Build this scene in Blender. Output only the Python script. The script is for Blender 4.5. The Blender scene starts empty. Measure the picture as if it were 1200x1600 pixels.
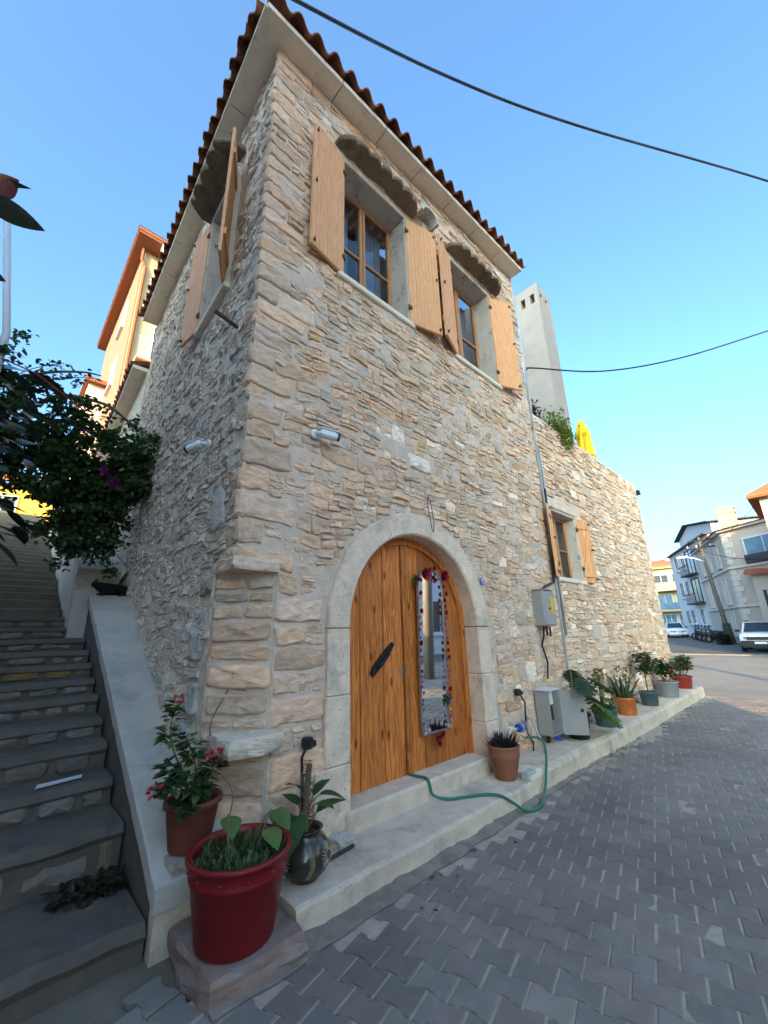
import bpy, math, random
from mathutils import Vector, Matrix, noise
R = math.radians
sc = bpy.context.scene
col = sc.collection
# ------------------------------------------------------------------ camera
def _n(v): return Vector(v).normalized()
FPX = 625.0
_vx = (693.0, 172.0)
_X = _n((_vx[0], _vx[1], FPX)); _Z = _n((-50.0, -(FPX*FPX-693.0*50.0)/172.0, FPX))
_Y = _Z.cross(_X)
if _Y.z < 0: _Y = -_Y
def to_world(v): return Vector((_X.dot(v), _Y.dot(v), _Z.dot(v)))
_r, _u, _f = to_world(Vector((1, 0, 0))), to_world(Vector((0, -1, 0))), to_world(Vector((0, 0, 1)))
CAMP = Vector((0, 0, 1.6))
cam_d = bpy.data.cameras.new('camera')
cam = bpy.data.objects.new('camera', cam_d); col.objects.link(cam)
cam_d.sensor_fit = 'HORIZONTAL'; cam_d.sensor_width = 36.0; cam_d.lens = 36.0*FPX/1200.0
cam_d.clip_start = 0.05; cam_d.clip_end = 3000
m = Matrix((( _r.x, _u.x, -_f.x, CAMP.x), (_r.y, _u.y, -_f.y, CAMP.y), (_r.z, _u.z, -_f.z, CAMP.z), (0, 0, 0, 1)))
cam.matrix_world = m
sc.camera = cam
# ------------------------------------------------------------------ sky, sun, exposure
SUN = Vector((-0.86, -0.51, 0)).normalized()
ELEV = 14.0
world = bpy.data.worlds.new('World'); sc.world = world; world.use_nodes = True
wn = world.node_tree.nodes; wl = world.node_tree.links
sky = wn.new('ShaderNodeTexSky'); sky.sky_type = 'NISHITA'; sky.sun_disc = False
sky.sun_elevation = R(ELEV); sky.sun_rotation = math.atan2(SUN.x, SUN.y)
sky.air_density = 0.62; sky.dust_density = 4.5; sky.ozone_density = 3.1; sky.altitude = 0
tn = wn.new('ShaderNodeMix'); tn.data_type = 'RGBA'; tn.blend_type = 'MULTIPLY'; tn.inputs[0].default_value = 1.0
tn.inputs[7].default_value = (0.80, 1.0, 0.96, 1.0)        # one even tint over the whole sky
wl.new(sky.outputs[0], tn.inputs[6]); wl.new(tn.outputs[2], wn['Background'].inputs[0]); wn['Background'].inputs[1].default_value = 0.15
sd = bpy.data.lights.new('sun', 'SUN'); sd.energy = 2.0; sd.angle = R(0.5); sd.color = (0.80, 0.52, 0.23)
so = bpy.data.objects.new('sun', sd); col.objects.link(so)
sdir = Vector((SUN.x*math.cos(R(ELEV)), SUN.y*math.cos(R(ELEV)), math.sin(R(ELEV))))
so.rotation_euler = sdir.to_track_quat('Z', 'Y').to_euler(); so.location = (-20, -12, 20)
vs = sc.view_settings
vs.view_transform = 'Standard'; vs.look = 'None'; vs.gamma = 1.0; vs.use_curve_mapping = False
vs.exposure = 2.7
try:
    sc.cycles.max_bounces = 6; sc.cycles.diffuse_bounces = 4; sc.cycles.glossy_bounces = 3
    sc.cycles.transparent_max_bounces = 8; sc.cycles.use_denoising = True
except Exception: pass

# ------------------------------------------------------------------ helpers
rng = random.Random(7)
def U(a, b): return rng.uniform(a, b)
class MB:
    """collects faces for one mesh"""
    def __init__(s): s.v = []; s.f = []; s.m = []; s.c = []
    def add(s, vs_, fs, mi=0, c=None):
        o = len(s.v); s.v += [tuple(p) for p in vs_]
        for f in fs: s.f.append(tuple(i+o for i in f)); s.m.append(mi)
        s.c += [c or (1, 1, 1)]*len(vs_)
        return s
    def box(s, lo, hi, mi=0, M=None, c=None):
        x0, y0, z0 = lo; x1, y1, z1 = hi
        P = [Vector(p) for p in ((x0,y0,z0),(x1,y0,z0),(x1,y1,z0),(x0,y1,z0),(x0,y0,z1),(x1,y0,z1),(x1,y1,z1),(x0,y1,z1))]
        if M: P = [M @ p for p in P]
        return s.add(P, [(0,3,2,1),(4,5,6,7),(0,1,5,4),(1,2,6,5),(2,3,7,6),(3,0,4,7)], mi, c)
    def bbox(s, lo, hi, b=.008, mi=0, M=None, c=None):
        """box with chamfered vertical and top edges"""
        x0, y0, z0 = lo; x1, y1, z1 = hi
        ring = lambda i, z: [(x0+i+b,y0+i,z),(x1-i-b,y0+i,z),(x1-i,y0+i+b,z),(x1-i,y1-i-b,z),(x1-i-b,y1-i,z),(x0+i+b,y1-i,z),(x0+i,y1-i-b,z),(x0+i,y0+i+b,z)]
        P = [Vector(p) for p in ring(b,z0)+ring(0,z0+b)+ring(0,z1-b)+ring(b,z1)]
        if M: P = [M @ p for p in P]
        F = []
        for k in range(3):
            for i in range(8): j=(i+1)%8; F.append((k*8+i,k*8+j,k*8+8+j,k*8+8+i))
        F.append(tuple(range(7,-1,-1))); F.append(tuple(range(24,32)))
        return s.add(P, F, mi, c)
    def prism(s, poly, d0, d1, axis='z', mi=0, c=None, M=None):
        """polygon extruded; axis z: (x,y) poly; axis y: (x,z) poly; axis x: (y,z) poly"""
        n = len(poly)
        def mk(p, d):
            return {'z': (p[0],p[1],d), 'y': (p[0],d,p[1]), 'x': (d,p[0],p[1])}[axis]
        P = [Vector(mk(p,d0)) for p in poly]+[Vector(mk(p,d1)) for p in poly]
        if M: P = [M @ p for p in P]
        F = [(i,(i+1)%n,n+(i+1)%n,n+i) for i in range(n)]+[tuple(range(n-1,-1,-1)),tuple(range(n,2*n))]
        return s.add(P, F, mi, c)
    def tube(s, pts, r, n=6, mi=0, cap=True, c=None):
        pts = [Vector(p) for p in pts]; k = len(pts)
        rr = r if isinstance(r, (list, tuple)) else [r]*k
        P = []; up = None
        for i, p in enumerate(pts):
            t = (pts[min(i+1,k-1)]-pts[max(i-1,0)])
            t = t.normalized() if t.length > 1e-9 else Vector((0,0,1))
            if up is None: up = Vector((0,0,1)) if abs(t.z) < .9 else Vector((1,0,0))
            a = t.cross(up).normalized(); b = t.cross(a).normalized(); up = -b if False else up
            for j in range(n):
                q = 2*math.pi*j/n; P.append(p+(a*math.cos(q)+b*math.sin(q))*rr[i])
        F = [(i*n+j,i*n+(j+1)%n,(i+1)*n+(j+1)%n,(i+1)*n+j) for i in range(k-1) for j in range(n)]
        if cap: F += [tuple(range(n-1,-1,-1)), tuple(range((k-1)*n,k*n))]
        return s.add(P, F, mi, c)
    def lathe(s, prof, n=24, o=(0,0,0), mi=0, c=None, wob=None):
        P = []
        for r, z in prof:
            for j in range(n):
                q = 2*math.pi*j/n; P.append((o[0]+r*math.cos(q), o[1]+r*math.sin(q), o[2]+z))
        k = len(prof)
        F = [(i*n+j,i*n+(j+1)%n,(i+1)*n+(j+1)%n,(i+1)*n+j) for i in range(k-1) for j in range(n)]
        return s.add(P, F, mi, c)
    def leaf(s, p, d, up, L, W, mi=0, fold=.25, droop=.2, c=None, n=4):
        """pointed leaf blade from base p along d"""
        d = Vector(d).normalized(); up = Vector(up)
        a = d.cross(up); a = a.normalized() if a.length > 1e-6 else Vector((1,0,0)); nn = a.cross(d).normalized()
        P = [p]; mid = []
        F = []
        ts = [i/n for i in range(1, n)]
        for t in ts:
            w = W*math.sin(math.pi*t**.8)**.9
            cpos = Vector(p)+d*(L*t)-nn*(droop*L*t*t)
            P += [cpos+a*w+nn*(fold*w), cpos, cpos-a*w+nn*(fold*w)]
        P.append(Vector(p)+d*L-nn*(droop*L))
        e = len(P)-1
        F += [(0,2,1),(0,3,2)]
        for i in range(len(ts)-1):
            o = 1+3*i; F += [(o,o+1,o+4,o+3),(o+1,o+2,o+5,o+4)]
        o = 1+3*(len(ts)-1); F += [(o,o+1,e),(o+1,o+2,e)]
        return s.add(P, F, mi, c)
    def mesh(s, name, mats, smooth=False):
        me = bpy.data.meshes.new(name)
        me.from_pydata(s.v, [], s.f)
        for mt in (mats if isinstance(mats, (list, tuple)) else [mats]): me.materials.append(mt)
        if any(s.m): me.polygons.foreach_set('material_index', s.m)
        if smooth: me.polygons.foreach_set('use_smooth', [True]*len(s.f))
        if any(q != (1,1,1) for q in s.c[:1]+s.c[-1:]):
            ca = me.color_attributes.new('tint', 'FLOAT_COLOR', 'POINT')
            buf = []
            for q in s.c: buf += [q[0], q[1], q[2], 1.0]
            ca.data.foreach_set('color', buf)
        me.update(); return me
    def build(s, name, mats, parent=None, smooth=False, kind=None):
        o = bpy.data.objects.new(name, s.mesh(name, mats, smooth)); col.objects.link(o)
        if parent: o.parent = parent
        if kind: o['kind'] = kind
        return o
def new(name, me, parent=None, M=None, kind=None):
    o = bpy.data.objects.new(name, me); col.objects.link(o)
    if parent: o.parent = parent
    if M: o.matrix_local = M
    if kind: o['kind'] = kind
    return o
def thing(name, label, cat, loc=(0,0,0), rz=0, group=None):
    o = bpy.data.objects.new(name, None); col.objects.link(o)
    o.location = loc; o.rotation_euler = (0,0,rz); o.empty_display_size = .1
    o['label'] = label; o['category'] = cat
    if group: o['group'] = group
    return o
def tag(o, label, cat, group=None):
    o['label'] = label; o['category'] = cat
    if group: o['group'] = group
    return o
def struct(o, label=None):
    o['kind'] = 'structure'
    if label: o['label'] = label
    return o
def T(x, y, z, rz=0, s=1): return Matrix.Translation((x,y,z)) @ Matrix.Rotation(rz,4,'Z') @ Matrix.Scale(s,4)
def fbm(x, y, z, oc=3): return noise.fractal(Vector((x,y,z)), 0.6, 2.1, oc)

# ------------------------------------------------------------------ materials
def mat(name, c, rough=.8, var=.15, vs_=6.0, bump=.0, bs=30.0, spec=.3, metal=0.0, attr=False, st=(1,1,1), stain=None, big=.0, coat=0, bdist=.01, obj=False, speck=None, rnd=0, sss=None):
    M = bpy.data.materials.new(name); M.use_nodes = True
    nt = M.node_tree; N = nt.nodes; L = nt.links; b = N['Principled BSDF']
    b.inputs['Roughness'].default_value = rough; b.inputs['Metallic'].default_value = metal
    b.inputs['Specular IOR Level'].default_value = spec
    if coat: b.inputs['Coat Weight'].default_value = coat; b.inputs['Coat Roughness'].default_value = .08
    if obj:
        tc = N.new('ShaderNodeTexCoord'); src = tc.outputs['Object']
    else:
        g = N.new('ShaderNodeNewGeometry'); src = g.outputs['Position']
    mp = N.new('ShaderNodeMapping'); mp.inputs['Scale'].default_value = st; L.new(src, mp.inputs[0])
    def nz(scale, detail=5, rgh=.6, vec=None):
        n = N.new('ShaderNodeTexNoise'); n.inputs['Scale'].default_value = scale; n.inputs['Detail'].default_value = detail
        n.inputs['Roughness'].default_value = rgh; L.new(vec or mp.outputs[0], n.inputs['Vector']); return n.outputs[0]
    def rng_(sock, a0, a1, lo, hi):
        r = N.new('ShaderNodeMapRange'); L.new(sock, r.inputs[0]); r.inputs[1].default_value = a0; r.inputs[2].default_value = a1
        r.inputs[3].default_value = lo; r.inputs[4].default_value = hi; return r.outputs[0]
    def mul(cs, fs):
        x = N.new('ShaderNodeMix'); x.data_type = 'RGBA'; x.blend_type = 'MULTIPLY'; x.inputs[0].default_value = 1
        L.new(cs, x.inputs[6]); 
        cb = N.new('ShaderNodeCombineColor')
        for i in range(3): L.new(fs, cb.inputs[i])
        L.new(cb.outputs[0], x.inputs[7]); return x.outputs[2]
    if attr:
        a = N.new('ShaderNodeAttribute'); a.attribute_name = 'tint'
        x = N.new('ShaderNodeMix'); x.data_type = 'RGBA'; x.blend_type = 'MULTIPLY'; x.inputs[0].default_value = 1
        x.inputs[7].default_value = (*c, 1); L.new(a.outputs['Color'], x.inputs[6]); cs = x.outputs[2]
    else:
        rg = N.new('ShaderNodeRGB'); rg.outputs[0].default_value = (*c, 1); cs = rg.outputs[0]
    if rnd:
        oi = N.new('ShaderNodeObjectInfo'); cs = mul(cs, rng_(oi.outputs['Random'], 0, 1, 1-rnd, 1+rnd))
    if var: cs = mul(cs, rng_(nz(vs_), .25, .75, 1-var, 1+var))
    if big: cs = mul(cs, rng_(nz(.55, 4, .65, src), .3, .7, 1-big, 1+big))
    if stain:
        sc_, s_scale, lo, hi = stain
        x = N.new('ShaderNodeMix'); x.data_type = 'RGBA'; L.new(rng_(nz(s_scale, 6, .7), lo, hi, 0, 1), x.inputs[0])
        L.new(cs, x.inputs[6]); x.inputs[7].default_value = (*sc_, 1); cs = x.outputs[2]
    if speck:
        sc_, s_scale, lo = speck
        vo = N.new('ShaderNodeTexVoronoi'); vo.inputs['Scale'].default_value = s_scale; L.new(mp.outputs[0], vo.inputs['Vector'])
        x = N.new('ShaderNodeMix'); x.data_type = 'RGBA'; L.new(rng_(vo.outputs['Distance'], lo*.6, lo, 1, 0), x.inputs[0])
        L.new(cs, x.inputs[6]); x.inputs[7].default_value = (*sc_, 1); cs = x.outputs[2]
    L.new(cs, b.inputs['Base Color'])
    if bump:
        bp = N.new('ShaderNodeBump'); bp.inputs['Strength'].default_value = bump; bp.inputs['Distance'].default_value = bdist
        h = nz(bs, 8, .65); L.new(h, bp.inputs['Height']); L.new(bp.outputs[0], b.inputs['Normal'])
    L.new(rng_(nz(bs*.4+2), .3, .7, max(0.02, rough-.08), min(1, rough+.08)), b.inputs['Roughness'])
    return M
def wood(name, c, dark, scale=1.0, axis='z', rough=.45, rnd=.12, knots=True, spec=.35):
    """grain stretched along one axis, with rings and knots, in object space"""
    M = bpy.data.materials.new(name); M.use_nodes = True
    N = M.node_tree.nodes; L = M.node_tree.links; b = N['Principled BSDF']
    tc = N.new('ShaderNodeTexCoord'); oi = N.new('ShaderNodeObjectInfo')
    ad = N.new('ShaderNodeVectorMath'); ad.operation = 'MULTIPLY_ADD'
    cb = N.new('ShaderNodeCombineXYZ')
    for i in range(3): L.new(oi.outputs['Random'], cb.inputs[i])
    L.new(cb.outputs[0], ad.inputs[0]); ad.inputs[1].default_value = (7, 3, 11); L.new(tc.outputs['Object'], ad.inputs[2])
    mp = N.new('ShaderNodeMapping'); s = [9*scale]*3; s['xyz'.index(axis)] = .55*scale; mp.inputs['Scale'].default_value = s
    L.new(ad.outputs[0], mp.inputs[0])
    n1 = N.new('ShaderNodeTexNoise'); n1.inputs['Scale'].default_value = 2.2; n1.inputs['Detail'].default_value = 3; n1.inputs['Distortion'].default_value = .6; L.new(mp.outputs[0], n1.inputs['Vector'])
    wv = N.new('ShaderNodeMath'); wv.operation = 'MULTIPLY'; wv.inputs[1].default_value = 38; L.new(n1.outputs[0], wv.inputs[0])
    sn = N.new('ShaderNodeMath'); sn.operation = 'SINE'; L.new(wv.outputs[0], sn.inputs[0])
    n2 = N.new('ShaderNodeTexNoise'); n2.inputs['Scale'].default_value = 14; n2.inputs['Detail'].default_value = 5; L.new(mp.outputs[0], n2.inputs['Vector'])
    ma = N.new('ShaderNodeMath'); ma.operation = 'MULTIPLY_ADD'; ma.inputs[1].default_value = .22; L.new(sn.outputs[0], ma.inputs[0]); L.new(n2.outputs[0], ma.inputs[2])
    cr = N.new('ShaderNodeValToRGB'); cr.color_ramp.elements[0].position = .2; cr.color_ramp.elements[1].position = .8
    cr.color_ramp.elements[0].color = (*dark, 1); cr.color_ramp.elements[1].color = (*c, 1); L.new(ma.outputs[0], cr.inputs[0])
    out = cr.outputs[0]
    mr = N.new('ShaderNodeMapRange'); L.new(oi.outputs['Random'], mr.inputs[0]); mr.inputs[3].default_value = 1-rnd; mr.inputs[4].default_value = 1+rnd
    mx = N.new('ShaderNodeMix'); mx.data_type = 'RGBA'; mx.blend_type = 'MULTIPLY'; mx.inputs[0].default_value = 1
    c3 = N.new('ShaderNodeCombineColor')
    for i in range(3): L.new(mr.outputs[0], c3.inputs[i])
    L.new(out, mx.inputs[6]); L.new(c3.outputs[0], mx.inputs[7]); out = mx.outputs[2]
    if knots:
        vo = N.new('ShaderNodeTexVoronoi'); vo.inputs['Scale'].default_value = 1.0
        sx = N.new('ShaderNodeSeparateXYZ'); L.new(ad.outputs[0], sx.inputs[0]); cx = N.new('ShaderNodeCombineXYZ')
        for src_, dst, k_ in ((0,0,4.0),(2,1,1.5)):
            mm = N.new('ShaderNodeMath'); mm.operation = 'MULTIPLY'; mm.inputs[1].default_value = k_; L.new(sx.outputs[src_], mm.inputs[0]); L.new(mm.outputs[0], cx.inputs[dst])
        vo.voronoi_dimensions = '2D'; L.new(cx.outputs[0], vo.inputs['Vector'])
        r = N.new('ShaderNodeMapRange'); L.new(vo.outputs['Distance'], r.inputs[0]); r.inputs[1].default_value = .035; r.inputs[2].default_value = .085; r.inputs[3].default_value = .88; r.inputs[4].default_value = 0
        mk = N.new('ShaderNodeMix'); mk.data_type = 'RGBA'; L.new(r.outputs[0], mk.inputs[0]); L.new(out, mk.inputs[6]); mk.inputs[7].default_value = (dark[0]*.3, dark[1]*.25, dark[2]*.25, 1); out = mk.outputs[2]
    L.new(out, b.inputs['Base Color']); b.inputs['Roughness'].default_value = rough; b.inputs['Specular IOR Level'].default_value = spec
    bp = N.new('ShaderNodeBump'); bp.inputs['Strength'].default_value = .25; bp.inputs['Distance'].default_value = .004
    L.new(ma.outputs[0], bp.inputs['Height']); L.new(bp.outputs[0], b.inputs['Normal'])
    return M
def glass(name, c=(.6,.68,.75), refl=.16, rough=.03):
    M = bpy.data.materials.new(name); M.use_nodes = True
    N = M.node_tree.nodes; L = M.node_tree.links; N.remove(N['Principled BSDF'])
    t = N.new('ShaderNodeBsdfTransparent'); t.inputs[0].default_value = (*c, 1)
    g = N.new('ShaderNodeBsdfGlossy'); g.inputs['Roughness'].default_value = rough
    fr = N.new('ShaderNodeFresnel'); fr.inputs[0].default_value = 1.6
    ad = N.new('ShaderNodeMath'); ad.operation = 'ADD'; ad.use_clamp = True; ad.inputs[1].default_value = refl-.05; L.new(fr.outputs[0], ad.inputs[0])
    mx = N.new('ShaderNodeMixShader'); L.new(ad.outputs[0], mx.inputs[0]); L.new(t.outputs[0], mx.inputs[1]); L.new(g.outputs[0], mx.inputs[2])
    L.new(mx.outputs[0], N['Material Output'].inputs[0]); return M
K = {}
K['stone'] = mat('stone', (1,1,1), .9, .24, 14, .8, 26, .12, attr=True, st=(1,1,2.2), bdist=.014, stain=((.54,.475,.39), 4.0, .55, .72))
K['mortar'] = mat('mortar', (.67,.53,.42), .95, .16, 7, .9, 40, .1, bdist=.014, big=.10, stain=((.54,.46,.38), 2.0, .55, .7))
K['lump'] = mat('rough_render', (.70,.58,.45), .95, .26, 11, .8, 30, .1, bdist=.025, big=.10, stain=((.52,.46,.39), 3.4, .56, .68))
K['ashlar'] = mat('ashlar', (.76,.59,.445), .9, .16, 9, .8, 45, .12, bdist=.010, big=.10, speck=((.22,.19,.15), 26, .16), stain=((.46,.37,.28), 3.2, .52, .70))
K['concrete'] = mat('concrete', (.42,.41,.385), .85, .12, 5, .35, 55, .2, bdist=.006, big=.12, stain=((.25,.245,.235), 3.0, .55, .75))
K['limewash'] = mat('limewashed_concrete', (.64,.525,.405), .9, .15, 6, .7, 40, .15, bdist=.008, big=.18, stain=((.33,.275,.215), 2.6, .52, .72), speck=((.22,.2,.17), 14, .07))
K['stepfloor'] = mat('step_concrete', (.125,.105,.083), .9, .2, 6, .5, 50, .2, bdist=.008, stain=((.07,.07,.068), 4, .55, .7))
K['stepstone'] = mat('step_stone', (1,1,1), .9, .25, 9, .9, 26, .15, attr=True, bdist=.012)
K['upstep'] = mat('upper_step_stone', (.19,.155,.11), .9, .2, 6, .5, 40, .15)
K['coping'] = mat('coping_paint', (.52,.465,.40), .8, .10, 5, .3, 50, .2, big=.18, stain=((.36,.325,.285), 2.8, .50, .72), speck=((.2,.2,.2), 18, .06))
K['soffit'] = mat('pale_soffit', (.76,.65,.52), .7, .08, 8, .15, 40, .2, big=.08, stain=((.36,.34,.28), 3.5, .58, .75))
K['tile'] = mat('roof_tile', (.33,.125,.062), .8, .3, 14, .4, 60, .25, rnd=.3, stain=((.10,.05,.035), 7, .55, .75))
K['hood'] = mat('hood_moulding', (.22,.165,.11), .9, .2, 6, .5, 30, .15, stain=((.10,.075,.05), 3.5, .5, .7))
K['reveal'] = mat('reveal_plaster', (.54,.47,.39), .85, .12, 7, .3, 40, .2, stain=((.27,.28,.31), 4.5, .56, .66))
K['paver'] = mat('paver', (1,1,1), .82, .14, 10, .5, 70, .3, attr=True, bdist=.004, big=.16, stain=((.26,.27,.27), 3.2, .6, .8))
K['sand'] = mat('joint_sand', (.40,.335,.265), .95, .25, 12, .4, 60, .1)
K['asphalt'] = mat('asphalt', (.11,.105,.10), .9, .15, 3, .3, 120, .2, big=.15)
K['road2'] = mat('worn_concrete_road', (.24,.22,.19), .9, .12, 3, .3, 80, .2, big=.14)
K['earth'] = mat('earth_ground', (.20,.17,.13), .95, .2, 3, .3, 30, .1)
K['door'] = wood('door_wood', (.66,.215,.046), (.32,.088,.018), 1.0, 'z', .42, .30)
K['shutter'] = wood('shutter_wood', (.82,.41,.18), (.66,.295,.115), 1.4, 'z', .5, .08, knots=False)
K['frame'] = wood('frame_wood', (.52,.26,.115), (.34,.15,.055), 1.5, 'z', .5, .08, knots=False)
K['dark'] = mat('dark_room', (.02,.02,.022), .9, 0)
K['curtain'] = mat('curtain', (.42,.45,.5), .9, .1, 4)
K['pane'] = glass('pane_glass', (.55,.62,.7), .10)
K['iron'] = mat('iron', (.02,.019,.018), .6, .3, 20, .3, 60, .4, .3)
K['rust'] = mat('rusty_iron', (.10,.045,.02), .8, .3, 30, .3, 60)
K['white'] = mat('white_plaster', (.62,.61,.60), .85, .06, 3, .15, 50, .2, big=.05)
K['whiteplastic'] = mat('white_plastic', (.72,.72,.72), .35, .03, 5, spec=.5)
K['blackplastic'] = mat('black_plastic', (.014,.014,.015), .4, .1, 5, spec=.4)
K['greybox'] = mat('grey_painted_metal', (.31,.30,.29), .4, .07, 5, .05, 30, .4, stain=((.27,.27,.26), 5, .6, .8))
K['yellow'] = mat('yellow_sticker', (.65,.42,.03), .5, .08, 10)
K['yellowcloth'] = mat('yellow_canvas', (.58,.37,.008), .7, .08, 5)
K['leaf'] = mat('leaf', (1,1,1), .45, .25, 8, spec=.35, attr=True)
K['stem'] = mat('stem', (.17,.12,.075), .9, .25, 14, .4, 40)
K['soil'] = mat('soil', (.06,.045,.032), .95, .35, 25, .8, 40, .1)
K['flower'] = mat('petal', (1,1,1), .6, .1, 20, attr=True)
K['terracotta'] = mat('terracotta', (.27,.105,.06), .75, .15, 9, .2, 50, .25, stain=((.33,.2,.14), 5, .58, .75))
K['redpot'] = mat('red_plastic', (.20,.009,.010), .42, .06, 5, spec=.35)
K['greenpot'] = mat('teal_plastic', (.045,.082,.085), .4, .08, 5, spec=.4, stain=((.10,.11,.10), 5, .6, .8))
K['greypot'] = mat('grey_plastic', (.25,.26,.29), .5, .08, 5, spec=.4)
K['orangepot'] = mat('orange_plastic', (.42,.12,.028), .5, .08, 5, spec=.4)
K['hose'] = mat('green_hose', (.015,.16,.095), .35, .06, 5, spec=.5)
K['blue'] = mat('blue_plastic', (.012,.07,.40), .35, .06, 5, spec=.5)
K['brass'] = mat('brass', (.42,.30,.16), .4, .1, 8, metal=.8)
K['steel'] = mat('steel', (.42,.42,.42), .35, .1, 8, metal=.8)
K['pipe'] = mat('grey_pipe', (.36,.36,.35), .5, .1, 8, spec=.4)
K['mirror'] = mat('mirror_glass', (.86,.88,.88), .025, 0, metal=1.0)

def leafy(M, amt=.38):
    """let light through thin leaves"""
    nt = M.node_tree; N = nt.nodes; L = nt.links; b = N['Principled BSDF']
    tr = N.new('ShaderNodeBsdfTranslucent'); mx = N.new('ShaderNodeMixShader'); mx.inputs[0].default_value = amt
    L.new(b.inputs['Base Color'].links[0].from_socket, tr.inputs[0])
    L.new(b.outputs[0], mx.inputs[1]); L.new(tr.outputs[0], mx.inputs[2]); L.new(mx.outputs[0], N['Material Output'].inputs[0])
leafy(K['leaf']); leafy(K['flower'], .3)
_mm = K['mirror'].node_tree
for l in list(_mm.links):
    if l.to_socket.name == 'Roughness': _mm.links.remove(l)
_mm.nodes['Principled BSDF'].inputs['Roughness'].default_value = .015
# ================================================================== SETTING
def hill(x, y):
    """height of the natural ground"""
    z = -.035
    if y > 9: z += min((y-9)*.30, 9)*max(0, min(1, (40-x)/20))
    if x > 29.5: z += min((x-29.5)*.018, .8)
    return z
g = MB()
xs = [-2200,-400,-120,-60,-30,-16,-8,-3,0,3,6,9,13,17,21,25,29.5,34,39,44,50,57,65,74,90,140,400,2500]
ys = [-2200,-400,-120,-60,-30,-14,-6,-2,2,5,9,13,17,21,25,29,34,40,60,120,400,2500]
vid = {}
for i, x in enumerate(xs):
    for j, y in enumerate(ys): g.v.append((x,y,hill(x,y))); g.c.append((1,1,1))
for i in range(len(xs)-1):
    for j in range(len(ys)-1):
        a = i*len(ys)+j; g.f.append((a,a+len(ys),a+len(ys)+1,a+1)); g.m.append(0)
ground = struct(g.build('ground', K['earth']))
# worn concrete roadway past the paving, then asphalt rising gently to the far street
g = MB(); g.add([(12.6,-5.5,-.004),(29.4,-5.5,-.004),(29.4,12,-.004),(12.6,12,-.004)], [(0,1,2,3)])
struct(g.build('concrete_road', K['road2']))
g = MB()
for a, b in ((29.55,34),(34,44),(44,57),(57,74),(74,95)):
    g.add([(a,-9,hill(a,0)+.055),(b,-9,hill(b,0)+.055),(b,26,hill(b,0)+.055),(a,26,hill(a,0)+.055)], [(0,1,2,3)])
struct(g.build('asphalt_road', K['asphalt']))
g = MB(); g.box((29.38,-9,-.03),(29.6,26,.045)); struct(g.build('road_kerb', K['road2']))
# ---- interlocking paving
street = struct(MB().add([(-9,-7,-.0055),(12.65,-7,-.0055),(12.65,2.40,-.0055),(-9,2.40,-.0055)], [(0,1,2,3)]).build('street', K['sand']))
PA = R(14.0); PL, PP, WD, NR = .2, .15, .170, .130
ex, ey = Vector((math.cos(PA), math.sin(PA), 0)), Vector((-math.sin(PA), math.cos(PA), 0))
def paver_outline(g_=.0035):
    """I-shaped block: straight short ends (across ex) and waisted long sides; long axis along ey"""
    h, w, n = PL/2-g_*1.5, WD/2-g_*.5, NR/2-g_*.5
    return [(-h,-w),(-h*.62,-w),(-h*.3,-n),(h*.3,-n),(h*.62,-w),(h,-w),(h,w),(h*.62,w),(h*.3,n),(-h*.3,n),(-h*.62,w),(-h,w)]
PO = paver_outline()
def paver_verts(cx, cy, z, tx, ty):
    top = []; mid = []; low = []
    for (a, b) in PO:
        for lst, sc_, dz in ((top,.955,0),(mid,1,-.006),(low,1,-.03)):
            p = Vector((cx,cy,0))+ey*(a*sc_)+ex*(b*sc_)
            lst.append((p.x, p.y, z+dz+(tx*a+ty*b)))
    return top+mid+low
n12 = 12
PF = [tuple(range(n12))[::-1]]+[(i,(i+1)%n12,n12+(i+1)%n12,n12+i) for i in range(n12)]+[(n12+i,n12+(i+1)%n12,2*n12+(i+1)%n12,2*n12+i) for i in range(n12)]
pav = []
for r in range(-90, 110):
    for k in range(-60, 60):
        o = ex*(r*PP)+ey*((k+(.5 if r % 2 else 0))*PL)
        cx, cy = o.x+1.02, o.y+.03
        if not (-2.5 < cx < 12.55): continue
        edge = 2.22+.05*math.sin(cx*3.1)+.06*math.sin(cx*1.3+1) if cx > 1.7 else 2.22-(1.7-cx)*.0
        if cx < 1.0: edge = 2.6
        if not (-4.2 < cy < edge): continue
        d = (Vector((cx,cy,0))-CAMP); zc = d.dot(_f)
        px = 600+FPX*d.dot(_r)/zc if zc > .1 else -9e9
        py = 800-FPX*d.dot(_u)/zc if zc > .1 else 9e9
        vis = zc > .1 and -20 < px < 1220 and py < 1640
        pav.append(((zc if vis else 1e3+zc), cx, cy))
pav.sort()
rest = MB()
for i, (zc, cx, cy) in enumerate(pav):
    t = .98+.24*fbm(cx*.9, cy*.9, 3)+U(-.09,.09)
    if U(0,1) < .06: t *= U(1.03,1.16)
    base = (.216*t, .187*t, .162*t) if U(0,1) < .75 else (.226*t,.190*t,.162*t)
    z = .0+.006*fbm(cx*1.7, cy*1.7, 0)+U(-.0015,.0015)
    vv = paver_verts(cx, cy, z, U(-.018,.018), U(-.018,.018))
    if i < 300:
        m_ = MB(); m_.add(vv, PF, 0, base); m_.build('paver', K['paver'], street)
    else: rest.add(vv, PF, 0, base)
rest.build('paver_field', K['paver'], street, kind='stuff')
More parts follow.
